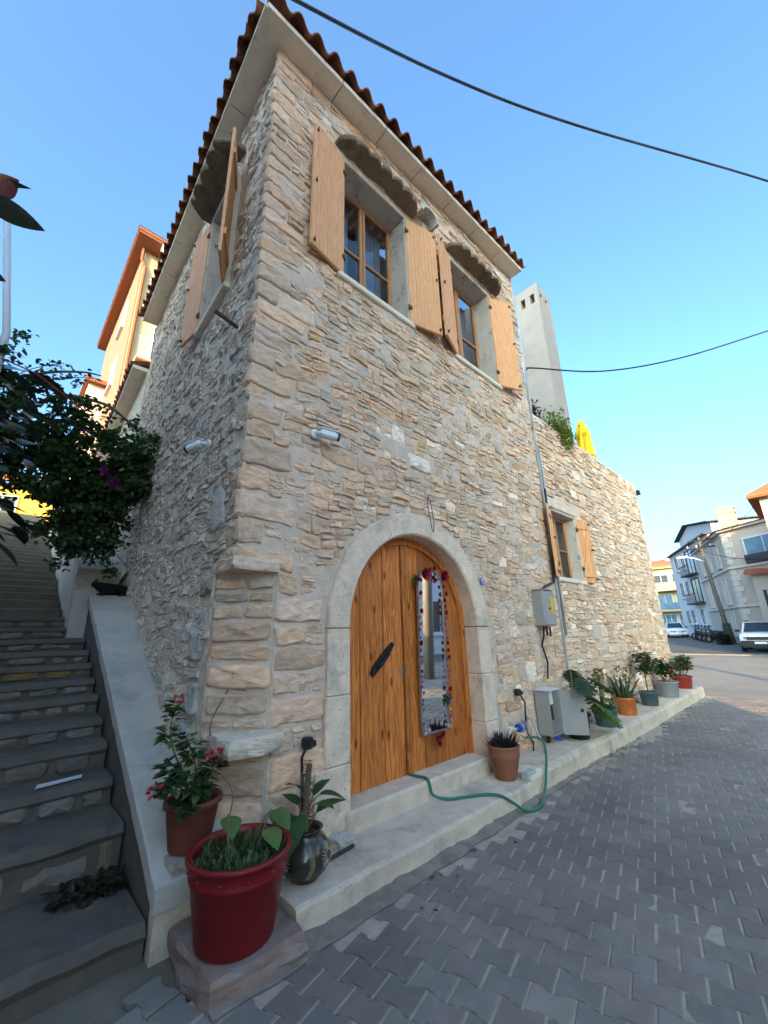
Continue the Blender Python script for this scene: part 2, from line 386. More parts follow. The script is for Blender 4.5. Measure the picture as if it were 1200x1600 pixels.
# mortar skirt where the paving meets the plinth
g = MB(); n = 60; ins = []; outs = []
for i in range(n+1):
    x = 1.0+i*(5.6/n); w = .14*max(0,1-(x-1.0)/5.2)+.02
    ins.append((x, 2.40, .028+.012*fbm(x*5,0,0))); outs.append((x, 2.36-w+.03*fbm(x*4,2,0), .004))
for i in range(n): g.add([outs[i],outs[i+1],ins[i+1],ins[i]], [(0,1,2,3)])
struct(g.build('mortar_skirt', mat('dirty_mortar', (.27,.225,.18), .95, .3, 9, .8, 40, .1, big=.2, stain=((.15,.13,.11), 4, .5, .7)), smooth=True))
# ---- raised concrete plinth in front of the house
def rough_slab(name, x0, x1, y0, y1, z0, z1, mt, step=.12, amp=.008, parent=None, rnd=.02):
    """slab with an uneven front edge (front = low y)"""
    g = MB(); n = max(2, int((x1-x0)/step)); rows = []
    for i in range(n+1):
        x = x0+(x1-x0)*i/n; a = amp*fbm(x*3, z1*7, 1)+amp*.6*fbm(x*11, 4, 1); b = amp*fbm(x*5, 9, 2)
        rows.append([(x,y1,z0),(x,y1,z1+b*.4),(x,(y0+y1)/2,z1+b*.5),(x,y0+rnd*1.2+a,z1+b*.4),(x,y0+rnd*.3+a,z1-rnd*.35+b*.4),(x,y0+a,z1-rnd+b),(x,y0+a*1.5,(z0+z1)/2),(x,y0+a*2-.004,z0)])
    k = len(rows[0])
    P = [p for r in rows for p in r]
    F = [(i*k+j,i*k+j+1,(i+1)*k+j+1,(i+1)*k+j) for i in range(n) for j in range(k-1)]
    F += [tuple(range(k-1,-1,-1)), tuple(n*k+j for j in range(k))]
    g.add(P, F); return g.build(name, mt, parent, smooth=False)
plinth = struct(rough_slab('plinth', 1.5, 4.2, 2.36, 3.3, -.05, .148, K['limewash'], .06, .012, rnd=.022))
pl2 = struct(rough_slab('plinth', 4.19, 12.55, 2.36, 3.3, -.05, .205, K['limewash'], .09, .010, rnd=.05))
# ---- stone stairway beside the house
stair = thing('stone_stairway', 'worn stone stairway climbing beside the house, grey treads with rubble risers', 'stairway')
SL, SR = -1.5, .885
steps = [(2.86,.13),(3.58,.40),(4.05,.57),(4.42,.76),(4.76,.91),(5.15,1.06),(5.5,1.20),(5.84,1.34),(6.17,1.48),(6.63,1.62),(7.08,1.77),(7.5,1.92)]
for i, (y, z) in enumerate(steps):
    y2 = steps[i+1][0]+.06 if i+1 < len(steps) else 7.95
    z0 = steps[i-1][1]-.02 if i else -.04
    g = MB(); n = 16; rows = []
    for q in range(n+1):
        x = SL+(SR-SL)*q/n; a = .03*fbm(x*1.6, y, 2)+.014*fbm(x*7, y, 5); b = .012*fbm(x*2, y*3, 8)
        if i == 0: a *= 1.6; b *= 2
        rows.append([(x,y2,z0),(x,y2,z+b*.3),(x,y+.22,z+b*.4),(x,y+.035+a,z+b),(x,y+.004+a,z-.022+b),(x,y-.012+a,z-.05+b),(x,y+.012+a,z-.08),(x,y+.012+a*.7,z0)])
    k = 8; P = [p for r in rows for p in r]
    F = [(a_*k+j,a_*k+j+1,(a_+1)*k+j+1,(a_+1)*k+j) for a_ in range(n) for j in range(k-1)]
    F += [tuple(range(k-1,-1,-1)), tuple(n*k+j for j in range(k))]
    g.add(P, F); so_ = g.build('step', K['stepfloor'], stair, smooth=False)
    # riser stones
    if i >= 1:
        x = SL+.05; h0, h1 = z0+.03, z-.055
        while x < SR-.12:
            w = min(U(.16,.42), SR-.03-x); t = U(.75,1.2); warm = U(0,1)
            c = (.27*t,.21*t,.145*t) if warm > .75 else (.19*t,.16*t,.13*t)
            if warm > .93: c = (.30*t,.19*t,.07*t)
            s = MB(); n2 = 3; pts = []
            cxs, czs = x+w/2, (h0+h1)/2; hw, hh = w/2-.012, max(.03,(h1-h0)/2)
            outl = []
            for (a, b) in ((-1,-.6),(-.8,-1),(.1,-1),(.8,-.95),(1,-.5),(1,.5),(.8,1),(0,.95),(-.8,1),(-1,.5)):
                outl.append((cxs+a*hw*U(.92,1), czs+b*hh*U(.85,1)))
            A = [(p[0], y+.03, p[1]) for p in outl]; B = [(p[0]+(cxs-p[0])*.16, y-.004+U(-.01,.01), p[1]+(czs-p[1])*.2) for p in outl]
            cc = (cxs, y-.012+U(-.008,.008), czs); m_ = len(outl)
            s.add(A+B+[cc], [(q,(q+1)%m_,m_+(q+1)%m_,m_+q) for q in range(m_)]+[(m_+q,m_+(q+1)%m_,2*m_) for q in range(m_)], 0, c)
            s.build('stone', K['stepstone'], so_, smooth=False)
            x += w
y, z = 7.95, 1.92
for i in range(30):
    g = MB(); z += .148
    g.bbox((SL,y,z-.3),(.70,y+.46,z), .012)
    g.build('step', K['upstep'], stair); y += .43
STOP_Y, STOP_Z = y, z
# ---- sloping parapet with pale painted coping
par = thing('stair_parapet', 'sloping parapet wall with pale painted coping between stairs and house', 'parapet wall')
def copz(y): return .31+.455*(y-2.79)
PY0, PY1 = 2.79, 6.95
g = MB()
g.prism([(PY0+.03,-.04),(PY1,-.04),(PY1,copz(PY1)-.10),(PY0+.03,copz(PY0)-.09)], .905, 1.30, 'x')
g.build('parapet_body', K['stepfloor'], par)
g = MB(); n = 40; rows = []
for i in range(n+1):
    y = PY0+(PY1-PY0)*i/n; z = copz(y); a = .008*fbm(y*4,1,1); zr = 0
    xr = 1.23+.03*fbm(y*2,7,3)+.045*(y-2.8)*.6
    rows.append([(.885+a,y,z-.115),(.885+a,y,z-.012),(.897+a,y,z),(1.08,y,z+.006*fbm(y*5,3,3)),(xr,y,z+.01),(xr+.14,y,z+.015),(xr+.14,y,z-.12)])
k = 7; P = [p for r in rows for p in r]
F = [(i*k+j,i*k+j+1,(i+1)*k+j+1,(i+1)*k+j) for i in range(n) for j in range(k-1)]+[tuple(range(k-1,-1,-1)),tuple(n*k+j for j in range(k))]
g.add(P, F); cop = g.build('coping', K['coping'], par, smooth=False)
g = MB(); g.prism([(.90,-.04),(1.06,-.04),(1.30,.22),(1.30,.24),(.90,.24)], PY0+.02, PY0+.10, 'y'); g.build('parapet_foot', K['limewash'], par)
g = MB(); g.bbox((.72,PY1+.05,copz(PY1)-.75),(1.02,PY1+1.0,copz(PY1)+.06), .01); g.build('end_block', K['coping'], par)
n = 46; g = MB(); P = []
for i in range(n+1):
    y = PY1+.35+10.2*i/n; zt = 2.62+.345*(y-PY1-.35)+.05*fbm(y*2,1,1)
    for x, z in ((.74+.03*fbm(y*3,0,4),1.2),(.72+.05*fbm(y*4,zt,4),zt-.5),(.74+.03*fbm(y*5,3,4),zt),(1.35,zt+.03)): P.append((x,y,z))
g.add(P, [(i*4+j,(i+1)*4+j,(i+1)*4+j+1,i*4+j+1) for i in range(n) for j in range(3)]+[(0,1,2,3)]); g.build('upper_wall', K['lump'], par)
# ---- rough pinkish stone block under the planter
g = MB(); n = 8
def rock(lo, hi, mt, name, parent=None, amp=.03, c=None, seed=0, n=6):
    g = MB(); L_ = [hi[i]-lo[i] for i in range(3)]
    def pt(u, v, w):
        p = Vector((lo[0]+L_[0]*u, lo[1]+L_[1]*v, lo[2]+L_[2]*w)); ctr = Vector([(lo[i]+hi[i])/2 for i in range(3)])
        q = Vector(((u-.5)*2,(v-.5)*2,(w-.5)*2)); e = max(0, q.length-1.25)
        p = ctr+(p-ctr)*(1-.16*e); s_ = 3.2/max(L_)
        d = amp*noise.fractal(p*s_*1.2+Vector((seed,seed*2,0)), .7, 2.1, 4)
        return p+(p-ctr).normalized()*d
    for ax in range(3):
        for side in (0, 1):
            P = []
            for i in range(n+1):
                for j in range(n+1):
                    t = [0,0,0]; t[ax] = side; t[(ax+1)%3] = i/n; t[(ax+2)%3] = j/n; P.append(pt(*t))
            F = [(i*(n+1)+j,(i+1)*(n+1)+j,(i+1)*(n+1)+j+1,i*(n+1)+j+1) for i in range(n) for j in range(n)]
            if not side: F = [f[::-1] for f in F]
            g.add(P, F, 0, c or (1,1,1))
    return g.build(name, mt, parent, smooth=False)
K['pinkstone'] = mat('pinkish_stone', (.27,.19,.155), .9, .25, 6, .8, 25, .15, bdist=.012, stain=((.30,.27,.25), 5, .52, .7))
tag(rock((.98,2.24,-.05),(1.49,2.80,.115), K['pinkstone'], 'stone_block', amp=.03, seed=3), 'rough pinkish stone block under the big red planter', 'stone block')
# ================================================================== STONE HOUSE
F0 = 2.88                                   # facade plane (mortar face)
house = thing('stone_house', 'two storey rubble stone house with arched wooden door and tiled roof', 'house')
LA = R(2.3)                                  # slight skew of the side wall
def lw(s, off=0.0):                          # point on side wall: s metres from the corner, off outward
    d = Vector((math.sin(LA), math.cos(LA), 0)); nn = Vector((-math.cos(LA), math.sin(LA), 0))
    return Vector((1.2, F0, 0))+d*s+nn*off
ARC = (3.21, 1.65); RI, RO = .955, 1.19
WINS = [(2.17,3.24,5.50,7.33),(4.32,5.40,5.52,7.38)]      # upper front windows: x0,x1,z0,z1
GW = (6.70,7.66,2.42,3.58)                               # lower window of the terrace wing
EAVE_Z = lambda x: 8.22+.045*max(0, x-1.2)
def in_arch(x, z, r=RI):
    if z < ARC[1]: return abs(x-ARC[0]) < r
    return (x-ARC[0])**2+(z-ARC[1])**2 < r*r
def grid_wall(name, us, vs_, fn, skip, mt, parent, smooth=True):
    g = MB(); idx = {}
    def vid(i, j):
        if (i,j) not in idx:
            idx[(i,j)] = len(g.v); g.v.append(tuple(fn(us[i], vs_[j]))); g.c.append((1,1,1))
        return idx[(i,j)]
    for i in range(len(us)-1):
        for j in range(len(vs_)-1):
            if skip((us[i]+us[i+1])/2, (vs_[j]+vs_[j+1])/2): continue
            g.f.append((vid(i,j),vid(i+1,j),vid(i+1,j+1),vid(i,j+1))); g.m.append(0)
    return g.build(name, mt, parent, smooth)
def lin(a, b, step, must=()):
    n = max(1, round((b-a)/step)); r = [a+(b-a)*i/n for i in range(n+1)]
    for m_ in must:
        if a < m_ < b:
            r = [q for q in r if abs(q-m_) > step*.35 or q in (a,b)]+[m_]
    return sorted(set(r))
CH = 2.10                                    # below this height the corner is cut off
def skipF(x, z):
    if x < 1.55 and z < CH: return True
    if in_arch(x, z, RI+.1): return True
    for (a,b,c,d) in WINS+[GW]:
        if a < x < b and c < z < d: return True
    if x > 6.5 and z > 5.42: return True
    return z > EAVE_Z(x)+.2
us = lin(1.2, 12.5, .085, [1.55,6.5]+[w[0] for w in WINS+[GW]]+[w[1] for w in WINS+[GW]])
vs2 = lin(.1, 8.7, .085, [CH,5.42]+[w[2] for w in WINS+[GW]]+[w[3] for w in WINS+[GW]])
front = grid_wall('front_wall', us, vs2, lambda x,z: (x, F0+.016*fbm(x*2.2,z*3,0)+.010*fbm(x*9,z*13,5)-.012, z), skipF, K['mortar'], house)
# ---- rubble layout: strips, then random splits
def split(a, b, c, d, out, wmin, rg):
    w, h = b-a, d-c
    if w > h*rg.uniform(2.6,4.6) and w > wmin*1.9:
        t = rg.uniform(.32,.68); split(a, a+w*t, c, d, out, wmin, rg); split(a+w*t, b, c, d, out, wmin, rg)
    elif h > .085 and rg.random() < (.72 if h > .13 else .45):
        t = rg.uniform(.34,.66); split(a, b, c, c+h*t, out, wmin, rg); split(a, b, c+h*t, d, out, wmin, rg)
    elif w > wmin*3.2 or (w > wmin*1.8 and rg.random() < .25):
        t = rg.uniform(.35,.65); split(a, a+w*t, c, d, out, wmin, rg); split(a+w*t, b, c, d, out, wmin, rg)
    else: out.append((a,b,c,d))
def trim(p):
    """cut a stone back from openings; None when it is gone"""
    a, b, c, d = p
    for (x0,x1,z0,z1) in [(w[0]-.09,w[1]+.09,w[2]-.09,w[3]+.10) for w in WINS]+[(GW[0]-.06,GW[1]+.06,GW[2]-.08,GW[3]+.16)]:
        if a < x1 and b > x0 and c < z1 and d > z0:
            opts = [(a,min(b,x0),c,d),(max(a,x1),b,c,d),(a,b,c,min(d,z0)),(a,b,max(c,z1),d)]
            opts = [o for o in opts if o[1]-o[0] > .06 and o[3]-o[2] > .035]
            if not opts: return None
            a, b, c, d = max(opts, key=lambda o: (o[1]-o[0])*(o[3]-o[2]))
    zz = max(ARC[1], min(c, 99)); lowz = c
    def hw(z): return RO if z <= ARC[1] else (math.sqrt(max(0, RO*RO-(z-ARC[1])**2)))
    H_ = max(hw(c), hw(d) if d > ARC[1] else RO) if c < ARC[1]+RO else 0
    if c < ARC[1] < d: H_ = RO
    if H_ > 0:
        x0, x1 = ARC[0]-H_-.02, ARC[0]+H_+.02
        if a < x1 and b > x0:
            l, r_ = x0-a, b-x1
            if max(l, r_) < .07: return None
            if l > r_: b = x0
            else: a = x1
    if b-a < .05 or d-c < .03: return None
    return (a,b,c,d)
def warp(u, v): return (u+.035*fbm(u*1.4,v*1.8,11), v+.045*fbm(u*1.1,v*1.6,23)+.012*fbm(u*5,v*4,31))
SROUND = ((-1,-.62),(-.93,-.96),(-.3,-1),(.35,-1),(.94,-.95),(1,-.6),(1,.6),(.93,.96),(.3,1),(-.35,1),(-.94,.95),(-1,.62))
def stone_mesh(m_, p, place, c, depth, rg, gap=.008, rough=.012, wf=warp, fine=False):
    """one stone from a cell p; place(u, v, out) maps to world"""
    a, b, c_, d = p; cu, cv = (a+b)/2, (c_+d)/2; hu, hv = (b-a)/2-gap, (d-c_)/2-gap*.8
    tu, tv = rg.uniform(-.5,.5), rg.uniform(-.9,.3); sd = rg.uniform(0,90)
    sk = rg.uniform(-.12,.12)*hv/max(hu,.05)
    base = [(x*rg.uniform(.90,1.04), y*rg.uniform(.80,1.07)) for (x, y) in SROUND]
    if fine:                                   # subdivide and roughen the outline
        o2 = []
        for i, q in enumerate(base):
            r = base[(i+1)%len(base)]; o2 += [q, ((q[0]+r[0])/2*rg.uniform(.97,1.03), (q[1]+r[1])/2*rg.uniform(.94,1.06))]
        base = o2
    outl = [(cu+x*hu, cv+y*hv+sk*x*hu) for (x, y) in base]
    n_ = len(outl); P = []
    rings = [(1.05,-.03),(.99,depth*.70),(.90,depth*.98),(.68,depth),(.38,depth)] if fine else [(1.05,-.03),(.99,depth*.72),(.86,depth),(.45,depth)]
    for k, (s_, dp) in enumerate(rings):
        for i, q in enumerate(outl):
            u, v = cu+(q[0]-cu)*s_, cv+(q[1]-cv)*s_
            o = dp
            if k: o = dp+(tu*(u-cu)/max(hu,.05)+tv*(v-cv)/max(hv,.03))*depth*.45+rough*(1.15*fbm(u*9+sd,v*17,sd)+.55*fbm(u*26,v*40+sd,sd))*(1 if k > 1 else .6)
            w_ = wf(u, v); P.append(place(w_[0], w_[1], o))
    w_ = wf(cu, cv); P.append(place(w_[0], w_[1], depth+rough*1.15*fbm(cu*9+sd,cv*17,sd)))
    K_ = len(rings)-1
    Fs = [(k*n_+i,k*n_+(i+1)%n_,(k+1)*n_+(i+1)%n_,(k+1)*n_+i) for k in range(K_) for i in range(n_)]
    Fs += [(K_*n_+i,K_*n_+(i+1)%n_,(K_+1)*n_) for i in range(n_)]
    m_.add(P, Fs, 0, c)
def stone_col(rg, quoin=False, white=0.05):
    t = rg.uniform(.82,1.16); r = rg.random()
    if quoin: c = rg.choice([(.62,.475,.345),(.59,.465,.35),(.57,.475,.375),(.64,.505,.375)])
    elif r < white: c = (.72,.67,.58)
    elif r < .34: c = (.575,.465,.345)
    elif r < .50: c = (.53,.405,.285)
    elif r < .515: c = (.54,.42,.25)
    elif r < .78: c = (.56,.49,.40)
    else: c = (.50,.46,.395)
    return (c[0]*t*1.22, c[1]*t*1.03, c[2]*t*.92)
rg = random.Random(21)
cells = []                                   # (cell, colour, depth, wall, place)
pf = lambda u, v, o: (u, F0-.012-o, v)
# main block, quoined courses
z = .16; flip = 0
while z < 8.3:
    h = rg.uniform(.15,.25) if z < 3 else rg.uniform(.14,.21)
    if z < CH and z+h > CH-.07: h = CH-z
    if h < .05: z += h; continue
    x0 = 1.54 if z < CH-.01 else 1.185-rg.uniform(0,.02)
    ql = (.24 if flip else .44)*rg.uniform(.8,1.25); flip ^= 1
    if z+h > CH+1e-3 or True:
        cells.append(((x0,x0+ql,z,z+h), stone_col(rg,True), rg.uniform(.010,.024), front, 'q'))
    out = []; split(x0+ql, 6.46, z, z+h, out, .13 if z > 2.9 else .12, rg)
    for p in out:
        if p[3] > EAVE_Z(p[0])-.01: p = (p[0],p[1],p[2],EAVE_Z(p[0])-.01)
        if p[3]-p[2] < .03: continue
        q = trim(p)
        if q:
            near = (q[0] < 2.1 and q[2] < 3.2)
            cells.append((q, stone_col(rg, near or rg.random() < .25, .05), rg.choice([rg.uniform(.002,.010),rg.uniform(.006,.026)]), front, 'f'))
    z += h
# a few blocks that stand out
cells.append(((3.12,3.52,3.40,3.60), (.86,.71,.58), .03, front, 'w'))
# terrace wing
z = .21
while z < 5.3:
    h = rg.uniform(.18,.32)
    if z+h > 5.38: h = 5.38-z
    out = []; split(6.5, 12.46, z, z+h, out, .17, rg)
    for p in out:
        q = trim(p)
        if q: cells.append((q, stone_col(rg, rg.random() < .2, .14), rg.uniform(.010,.034), front, 'f'))
    z += h
def cell_px(p):
    d = Vector(((p[0]+p[1])/2, F0, (p[2]+p[3])/2))-CAMP; zc = max(.3, d.dot(_f))
    cosv = abs(d.normalized().y)
    return (p[1]-p[0])*(p[3]-p[2])*cosv/zc**2
# remove cells overlapped by the standout block
cells = [c for c in cells if c[4] == 'w' or not (c[0][0] < 3.50 and c[0][1] > 3.14 and c[0][2] < 3.585 and c[0][3] > 3.415)]
# ---- cut corner below
ca, cb = Vector((1.56,F0-.01,0)), Vector((1.185,3.22,0))
cd = (cb-ca); CL = cd.length; cd.normalize(); cn = Vector((-cd.y*-1, -cd.x, 0)); cn = Vector((cd.y, -cd.x, 0)); 
if cn.dot(Vector((-1,-1,0))) < 0: cn = -cn
def pc(u, v, o): p = ca+cd*u+cn*o; return (p.x,p.y,v)
cutw = grid_wall('corner_wall', lin(0,CL,.07), lin(.1,CH,.07), lambda u,v: pc(u,v,.008*fbm(u*6,v*6,2)), lambda u,v: False, K['mortar'], house)
z = .2
while z < CH-.06:
    h = min(rg.uniform(.07,.20), CH-.02-z)
    if h > .045:
        if h > .12 or rg.random() < .5: cells.append(((.02,CL-.02,z,z+h), stone_col(rg,True), rg.uniform(.02,.035), cutw, 'c'))
        else:
            t = rg.uniform(.35,.65)*CL
            cells.append(((.02,t,z,z+h), stone_col(rg), .02, cutw, 'c')); cells.append(((t,CL-.02,z,z+h), stone_col(rg), .02, cutw, 'c'))
    z += h+.012
# ---- side wall: lumpy rendered rubble
SLEN = 5.95
LWIN = (.98,1.86,5.45,7.35)
def side_pt(s, z, o=0):
    b = .03*fbm(s*1.2, z*1.1, 40)+.016*fbm(s*3.5,z*6,41)-.010*abs(fbm(s*7,z*15,42))+.006*fbm(s*17,z*30,43)
    bat = .05*max(0, (6-z)/6)
    p = lw(s, b+bat+o-.015); return (p.x,p.y,z)
def skipL(s, z):
    if s < .29 and z < CH: return True
    return (LWIN[0] < s < LWIN[1] and LWIN[2] < z < LWIN[3])
side = grid_wall('side_wall', lin(.0,SLEN,.042,[.29,LWIN[0],LWIN[1]]), lin(-.1,8.55,.042,[CH,LWIN[2],LWIN[3]]), side_pt, skipL, K['lump'], house)
pside = lambda u, v, o: side_pt(u, v, o)
sidestuff = MB()
rg2 = random.Random(5)
z = .35
while z < 8.25:
    h = rg2.uniform(.13,.22); out = []; split(.03, SLEN-.02, z, min(z+h,8.3), out, .13, rg2); z += h
    for (a, b, c_, d) in out:
        if rg2.random() < .14: continue
        if a < LWIN[1]+.10 and b > LWIN[0]-.10 and c_ < LWIN[3]+.12 and d > LWIN[2]-.10: continue
        if a < .33 and c_ < CH+.02: continue
        t = rg2.uniform(.80,1.12); r = rg2.random()
        c = (.70*t,.54*t,.41*t) if r < .3 else ((.67*t,.55*t,.44*t) if r < .88 else (.56*t,.49*t,.42*t))
        stone_mesh(sidestuff, (a,b,c_,d), pside, c, rg2.choice([rg2.uniform(.001,.008),rg2.uniform(.006,.022)]), rg2, .004, .010)
sidestuff.build('side_rubble', K['stone'], house, kind='stuff')
# corner returns of the quoins on the side wall
for (p, c, dp, wl_, k) in list(cells):
    if k == 'q' and p[2] >= CH-.01:
        if rg.random() < .55: continue
        L_ = rg.uniform(.12,.30); cells.append(((-.03,L_,p[2],p[3]), tuple(q*.92 for q in c), dp*.35, side, 's'))
for (s0,s1,z0,z1,c) in ((.45,.72,1.45,1.68,(.56,.50,.44)),(.34,.56,2.5,2.85,(.56,.50,.44)),(.40,.68,1.0,1.25,(.48,.45,.40)),(.52,.75,.75,.95,(.48,.46,.42)),(.38,.62,1.9,2.06,(.40,.34,.27))):
    cells.append(((s0,s1,z0,z1), c, .03, side, 's'))
cells.sort(key=lambda c: -cell_px(c[0]) if c[4] in 'fqw' else -(1.0 if c[4] == 'c' else .008))
places = {'f': pf, 'q': pf, 'w': pf, 'c': pc, 's': pside}
wid = lambda u, v: (u, v)
bulk = MB()
for i, (p, c, dp, wl_, k) in enumerate(cells):
    wf = warp if k in 'fs' else ((lambda u, v: (u, warp(u,v)[1])) if k == 'q' else wid)
    gap = .011 if k in 'cq' or (k == 'f' and p[2] < 2.4 and p[0] < 2.2) else .003
    if i < 300:
        m_ = MB(); stone_mesh(m_, p, places[k], c, dp, rg, gap, .016, wf, True); m_.build('stone', K['stone'], wl_, smooth=True)
    else: stone_mesh(bulk, p, places[k], c, dp, rg, gap, .011, wf)
bulk.build('rubble_stones', K['stone'], house, kind='stuff')
# bracket stone over the cut corner, and the pale shelf slab
rock((1.17,2.83,CH-.03),(1.56,3.22,CH+.07), K['stone'], 'corner_stone', house, .018, (.74,.54,.40), 9)
rock((1.20,2.73,.85),(1.60,3.12,.965), K['limewash'], 'shelf_slab', house, .014, seed=14, n=9)
# ---- back and end walls, floor of the terrace (closed building)
g = MB(); b0 = lw(SLEN)
g.add([(b0.x,b0.y,0),(6.5,b0.y,0),(6.5,b0.y,8.6),(b0.x,b0.y,8.6)], [(0,1,2,3)])
g.add([(6.5,F0+.001,5.3),(6.5,b0.y,5.3),(6.5,b0.y,8.6),(6.5,F0+.001,8.6)], [(0,1,2,3)])
g.add([(12.5,F0,0),(12.5,8.5,0),(12.5,8.5,5.42),(12.5,F0,5.42)], [(0,1,2,3)])
g.add([(6.5,8.5,0),(12.5,8.5,0),(12.5,8.5,5.42),(6.5,8.5,5.42)], [(0,1,2,3)])
g.build('rear_wall', K['lump'], house)
g = MB(); g.box((6.51,F0+.30,4.5),(12.48,8.48,4.6)); g.box((6.51,F0+.28,4.6),(12.48,F0+.31,5.40)); g.build('terrace_floor', K['concrete'], house)
g = MB()
for i in range(46):
    x = 6.5+i*.13; g.bbox((x,F0-.012+.01*fbm(x*4,0,0),5.395),(x+.131,F0+.29,5.45+.014*fbm(x*3,1,1)), .012)
g.build('wall_capping', K['mortar'], house)
# dark interiors behind windows and door
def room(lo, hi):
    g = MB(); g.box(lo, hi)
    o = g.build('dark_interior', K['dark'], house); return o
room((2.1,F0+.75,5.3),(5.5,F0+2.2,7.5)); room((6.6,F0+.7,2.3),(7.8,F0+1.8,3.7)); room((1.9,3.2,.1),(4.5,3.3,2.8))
# ---- eaves: pale soffit slabs, then tiles
OV = .27
def eave_run(P0, P1, d_out, nslab, trim0=0.0, trim1=0.0):
    """slabs along P0->P1 at the wall face, overhanging by OV in direction d_out"""
    P0, P1 = Vector(P0), Vector(P1); d = P1-P0
    for i in range(nslab):
        a, b = P0+d*(i/nslab+.0012), P0+d*((i+1)/nslab-.0012)
        oa, ob = d_out*OV, d_out*OV
        if i == 0: oa = oa+d.normalized()*(-OV)*trim0
        if i == nslab-1: ob = ob+d.normalized()*OV*trim1
        ia, ib = a-d_out*.25, b-d_out*.25
        g = MB(); zt = Vector((0,0,.075)); zz = Vector((0,0,rng.uniform(-.003,.003)))
        q = [ia+zz, ib+zz, b+ob+zz, a+oa+zz]
        q2 = [p+zt for p in q]
        lip = [q[3]+d_out*.0, q[2]+d_out*.0]
        g.add(q+q2, [(0,1,2,3),(7,6,5,4),(3,2,6,7),(2,1,5,6),(1,0,4,5),(0,3,7,4)])
        g.build('soffit_slab', K['soffit'], house)
dl = Vector((math.sin(LA), math.cos(LA), 0)); nl = Vector((-math.cos(LA), math.sin(LA), 0))
ZC, ZR, ZL = 8.12, 8.52, 8.36
corner = Vector((1.2, F0, ZC)); fr = Vector((6.46, F0, ZR)); lf = Vector(lw(SLEN))+Vector((0,0,ZL))
eave_run(corner, fr, Vector((0,-1,0)), 7, 1, .05); eave_run(corner, lf, nl, 7, 1, .2)
# S-shaped clay tiles
def tile_mesh(w=.255, L=.5, th=.014):
    m_ = MB(); n = 12
    def prof(t):                                # across width 0..1 : hump then trough
        return .052*math.sin(2*math.pi*t)
    for side, sgn in ((0,1),(1,-1)):
        P = []
        for j, yy in enumerate((0,L*.5,L)):
            for i in range(n+1):
                t = i/n; P.append((-w/2+w*1.06*t, yy, prof(t)*(1-.08*j)+(0 if side else th)))
        Fs = [(j*(n+1)+i,j*(n+1)+i+1,(j+1)*(n+1)+i+1,(j+1)*(n+1)+i) for j in range(2) for i in range(n)]
        m_.add(P, Fs if not side else [f[::-1] for f in Fs])
    # front lip
    o = len(m_.v)//2
    for i in range(n): m_.f.append((i,i+1,o+i+1,o+i)); m_.m.append(0)
    return m_.mesh('roof_tile', K['tile'], True)
TM = tile_mesh()
roof = MB(); PITCH = R(21)
rp = bpy.data.objects.new('roof', None)
def tile_run(P0, P1, d_out, n, start=-.5):
    P0, P1 = Vector(P0), Vector(P1); d = (P1-P0); dn = d.normalized()
    inn = -d_out
    objs = []
    for i in range(n):
        p = P0+d*((i+.5)/n)+d_out*(OV+.085+rng.uniform(-.012,.012))+Vector((0,0,.105+rng.uniform(-.006,.006)))
        fwd_ = (inn*math.cos(PITCH)+Vector((0,0,math.sin(PITCH)))).normalized()
        xax = dn; zax = xax.cross(fwd_).normalized()
        if zax.z < 0: xax = -xax; zax = xax.cross(fwd_).normalized()
        yax = zax.cross(xax)
        M_ = Matrix(((xax.x,yax.x,zax.x,p.x),(xax.y,yax.y,zax.y,p.y),(xax.z,yax.z,zax.z,p.z),(0,0,0,1))) @ Matrix.Rotation(rng.uniform(-.03,.03),4,'Z')
        objs.append(M_)
    return objs
TF = tile_run(corner+Vector((-OV+.02,0,0)), fr+Vector((.06,0,0)), Vector((0,-1,0)), 22)
TL = tile_run(corner+dl*(-OV+.10), lf+dl*.1, nl, 25)
# roof body: hipped slopes as corrugated sheets behind the first row of tiles
roofm = MB()
def slope(P0, P1, d_out, n, rows, hip0, hip1):
    P0, P1 = Vector(P0), Vector(P1); d = P1-P0; L_ = d.length; dn = d.normalized(); inn = -d_out
    for r in range(rows):
        y0, y1 = .30+r*.40, .30+(r+1)*.40+.05
        for i in range(n):
            for side in (0,):
                P = []
                for yy in (y0,y1):
                    for q in range(7):
                        t = (i+q/6)/n
                        base = P0+d*t+d_out*(OV+.085)+inn*(yy*math.cos(PITCH)); lim0 = yy*math.cos(PITCH)*hip0; lim1 = L_-yy*math.cos(PITCH)*hip1
                        s_ = min(max(t*L_, lim0), lim1); base = P0+dn*s_+d_out*(OV+.085)+inn*(yy*math.cos(PITCH))
                        P.append((base.x,base.y,base.z+.11+yy*math.sin(PITCH)+.045*math.sin(2*math.pi*q/6)-(.012 if yy == y0 else -.012)))
                roofm.add(P, [(q,q+1,q+8,q+7) for q in range(6)])
slope(corner+Vector((-OV-.05,0,0)), fr+Vector((.06,0,0)), Vector((0,-1,0)), 24, 8, 1, 1)
slope(corner+dl*(-OV-.1), lf+dl*.1, nl, 26, 8, 1, 1)
roofo = roofm.build('roof', K['tile'], house, smooth=True)
for M_ in TF+TL: new('roof_tile', TM, roofo, M_)
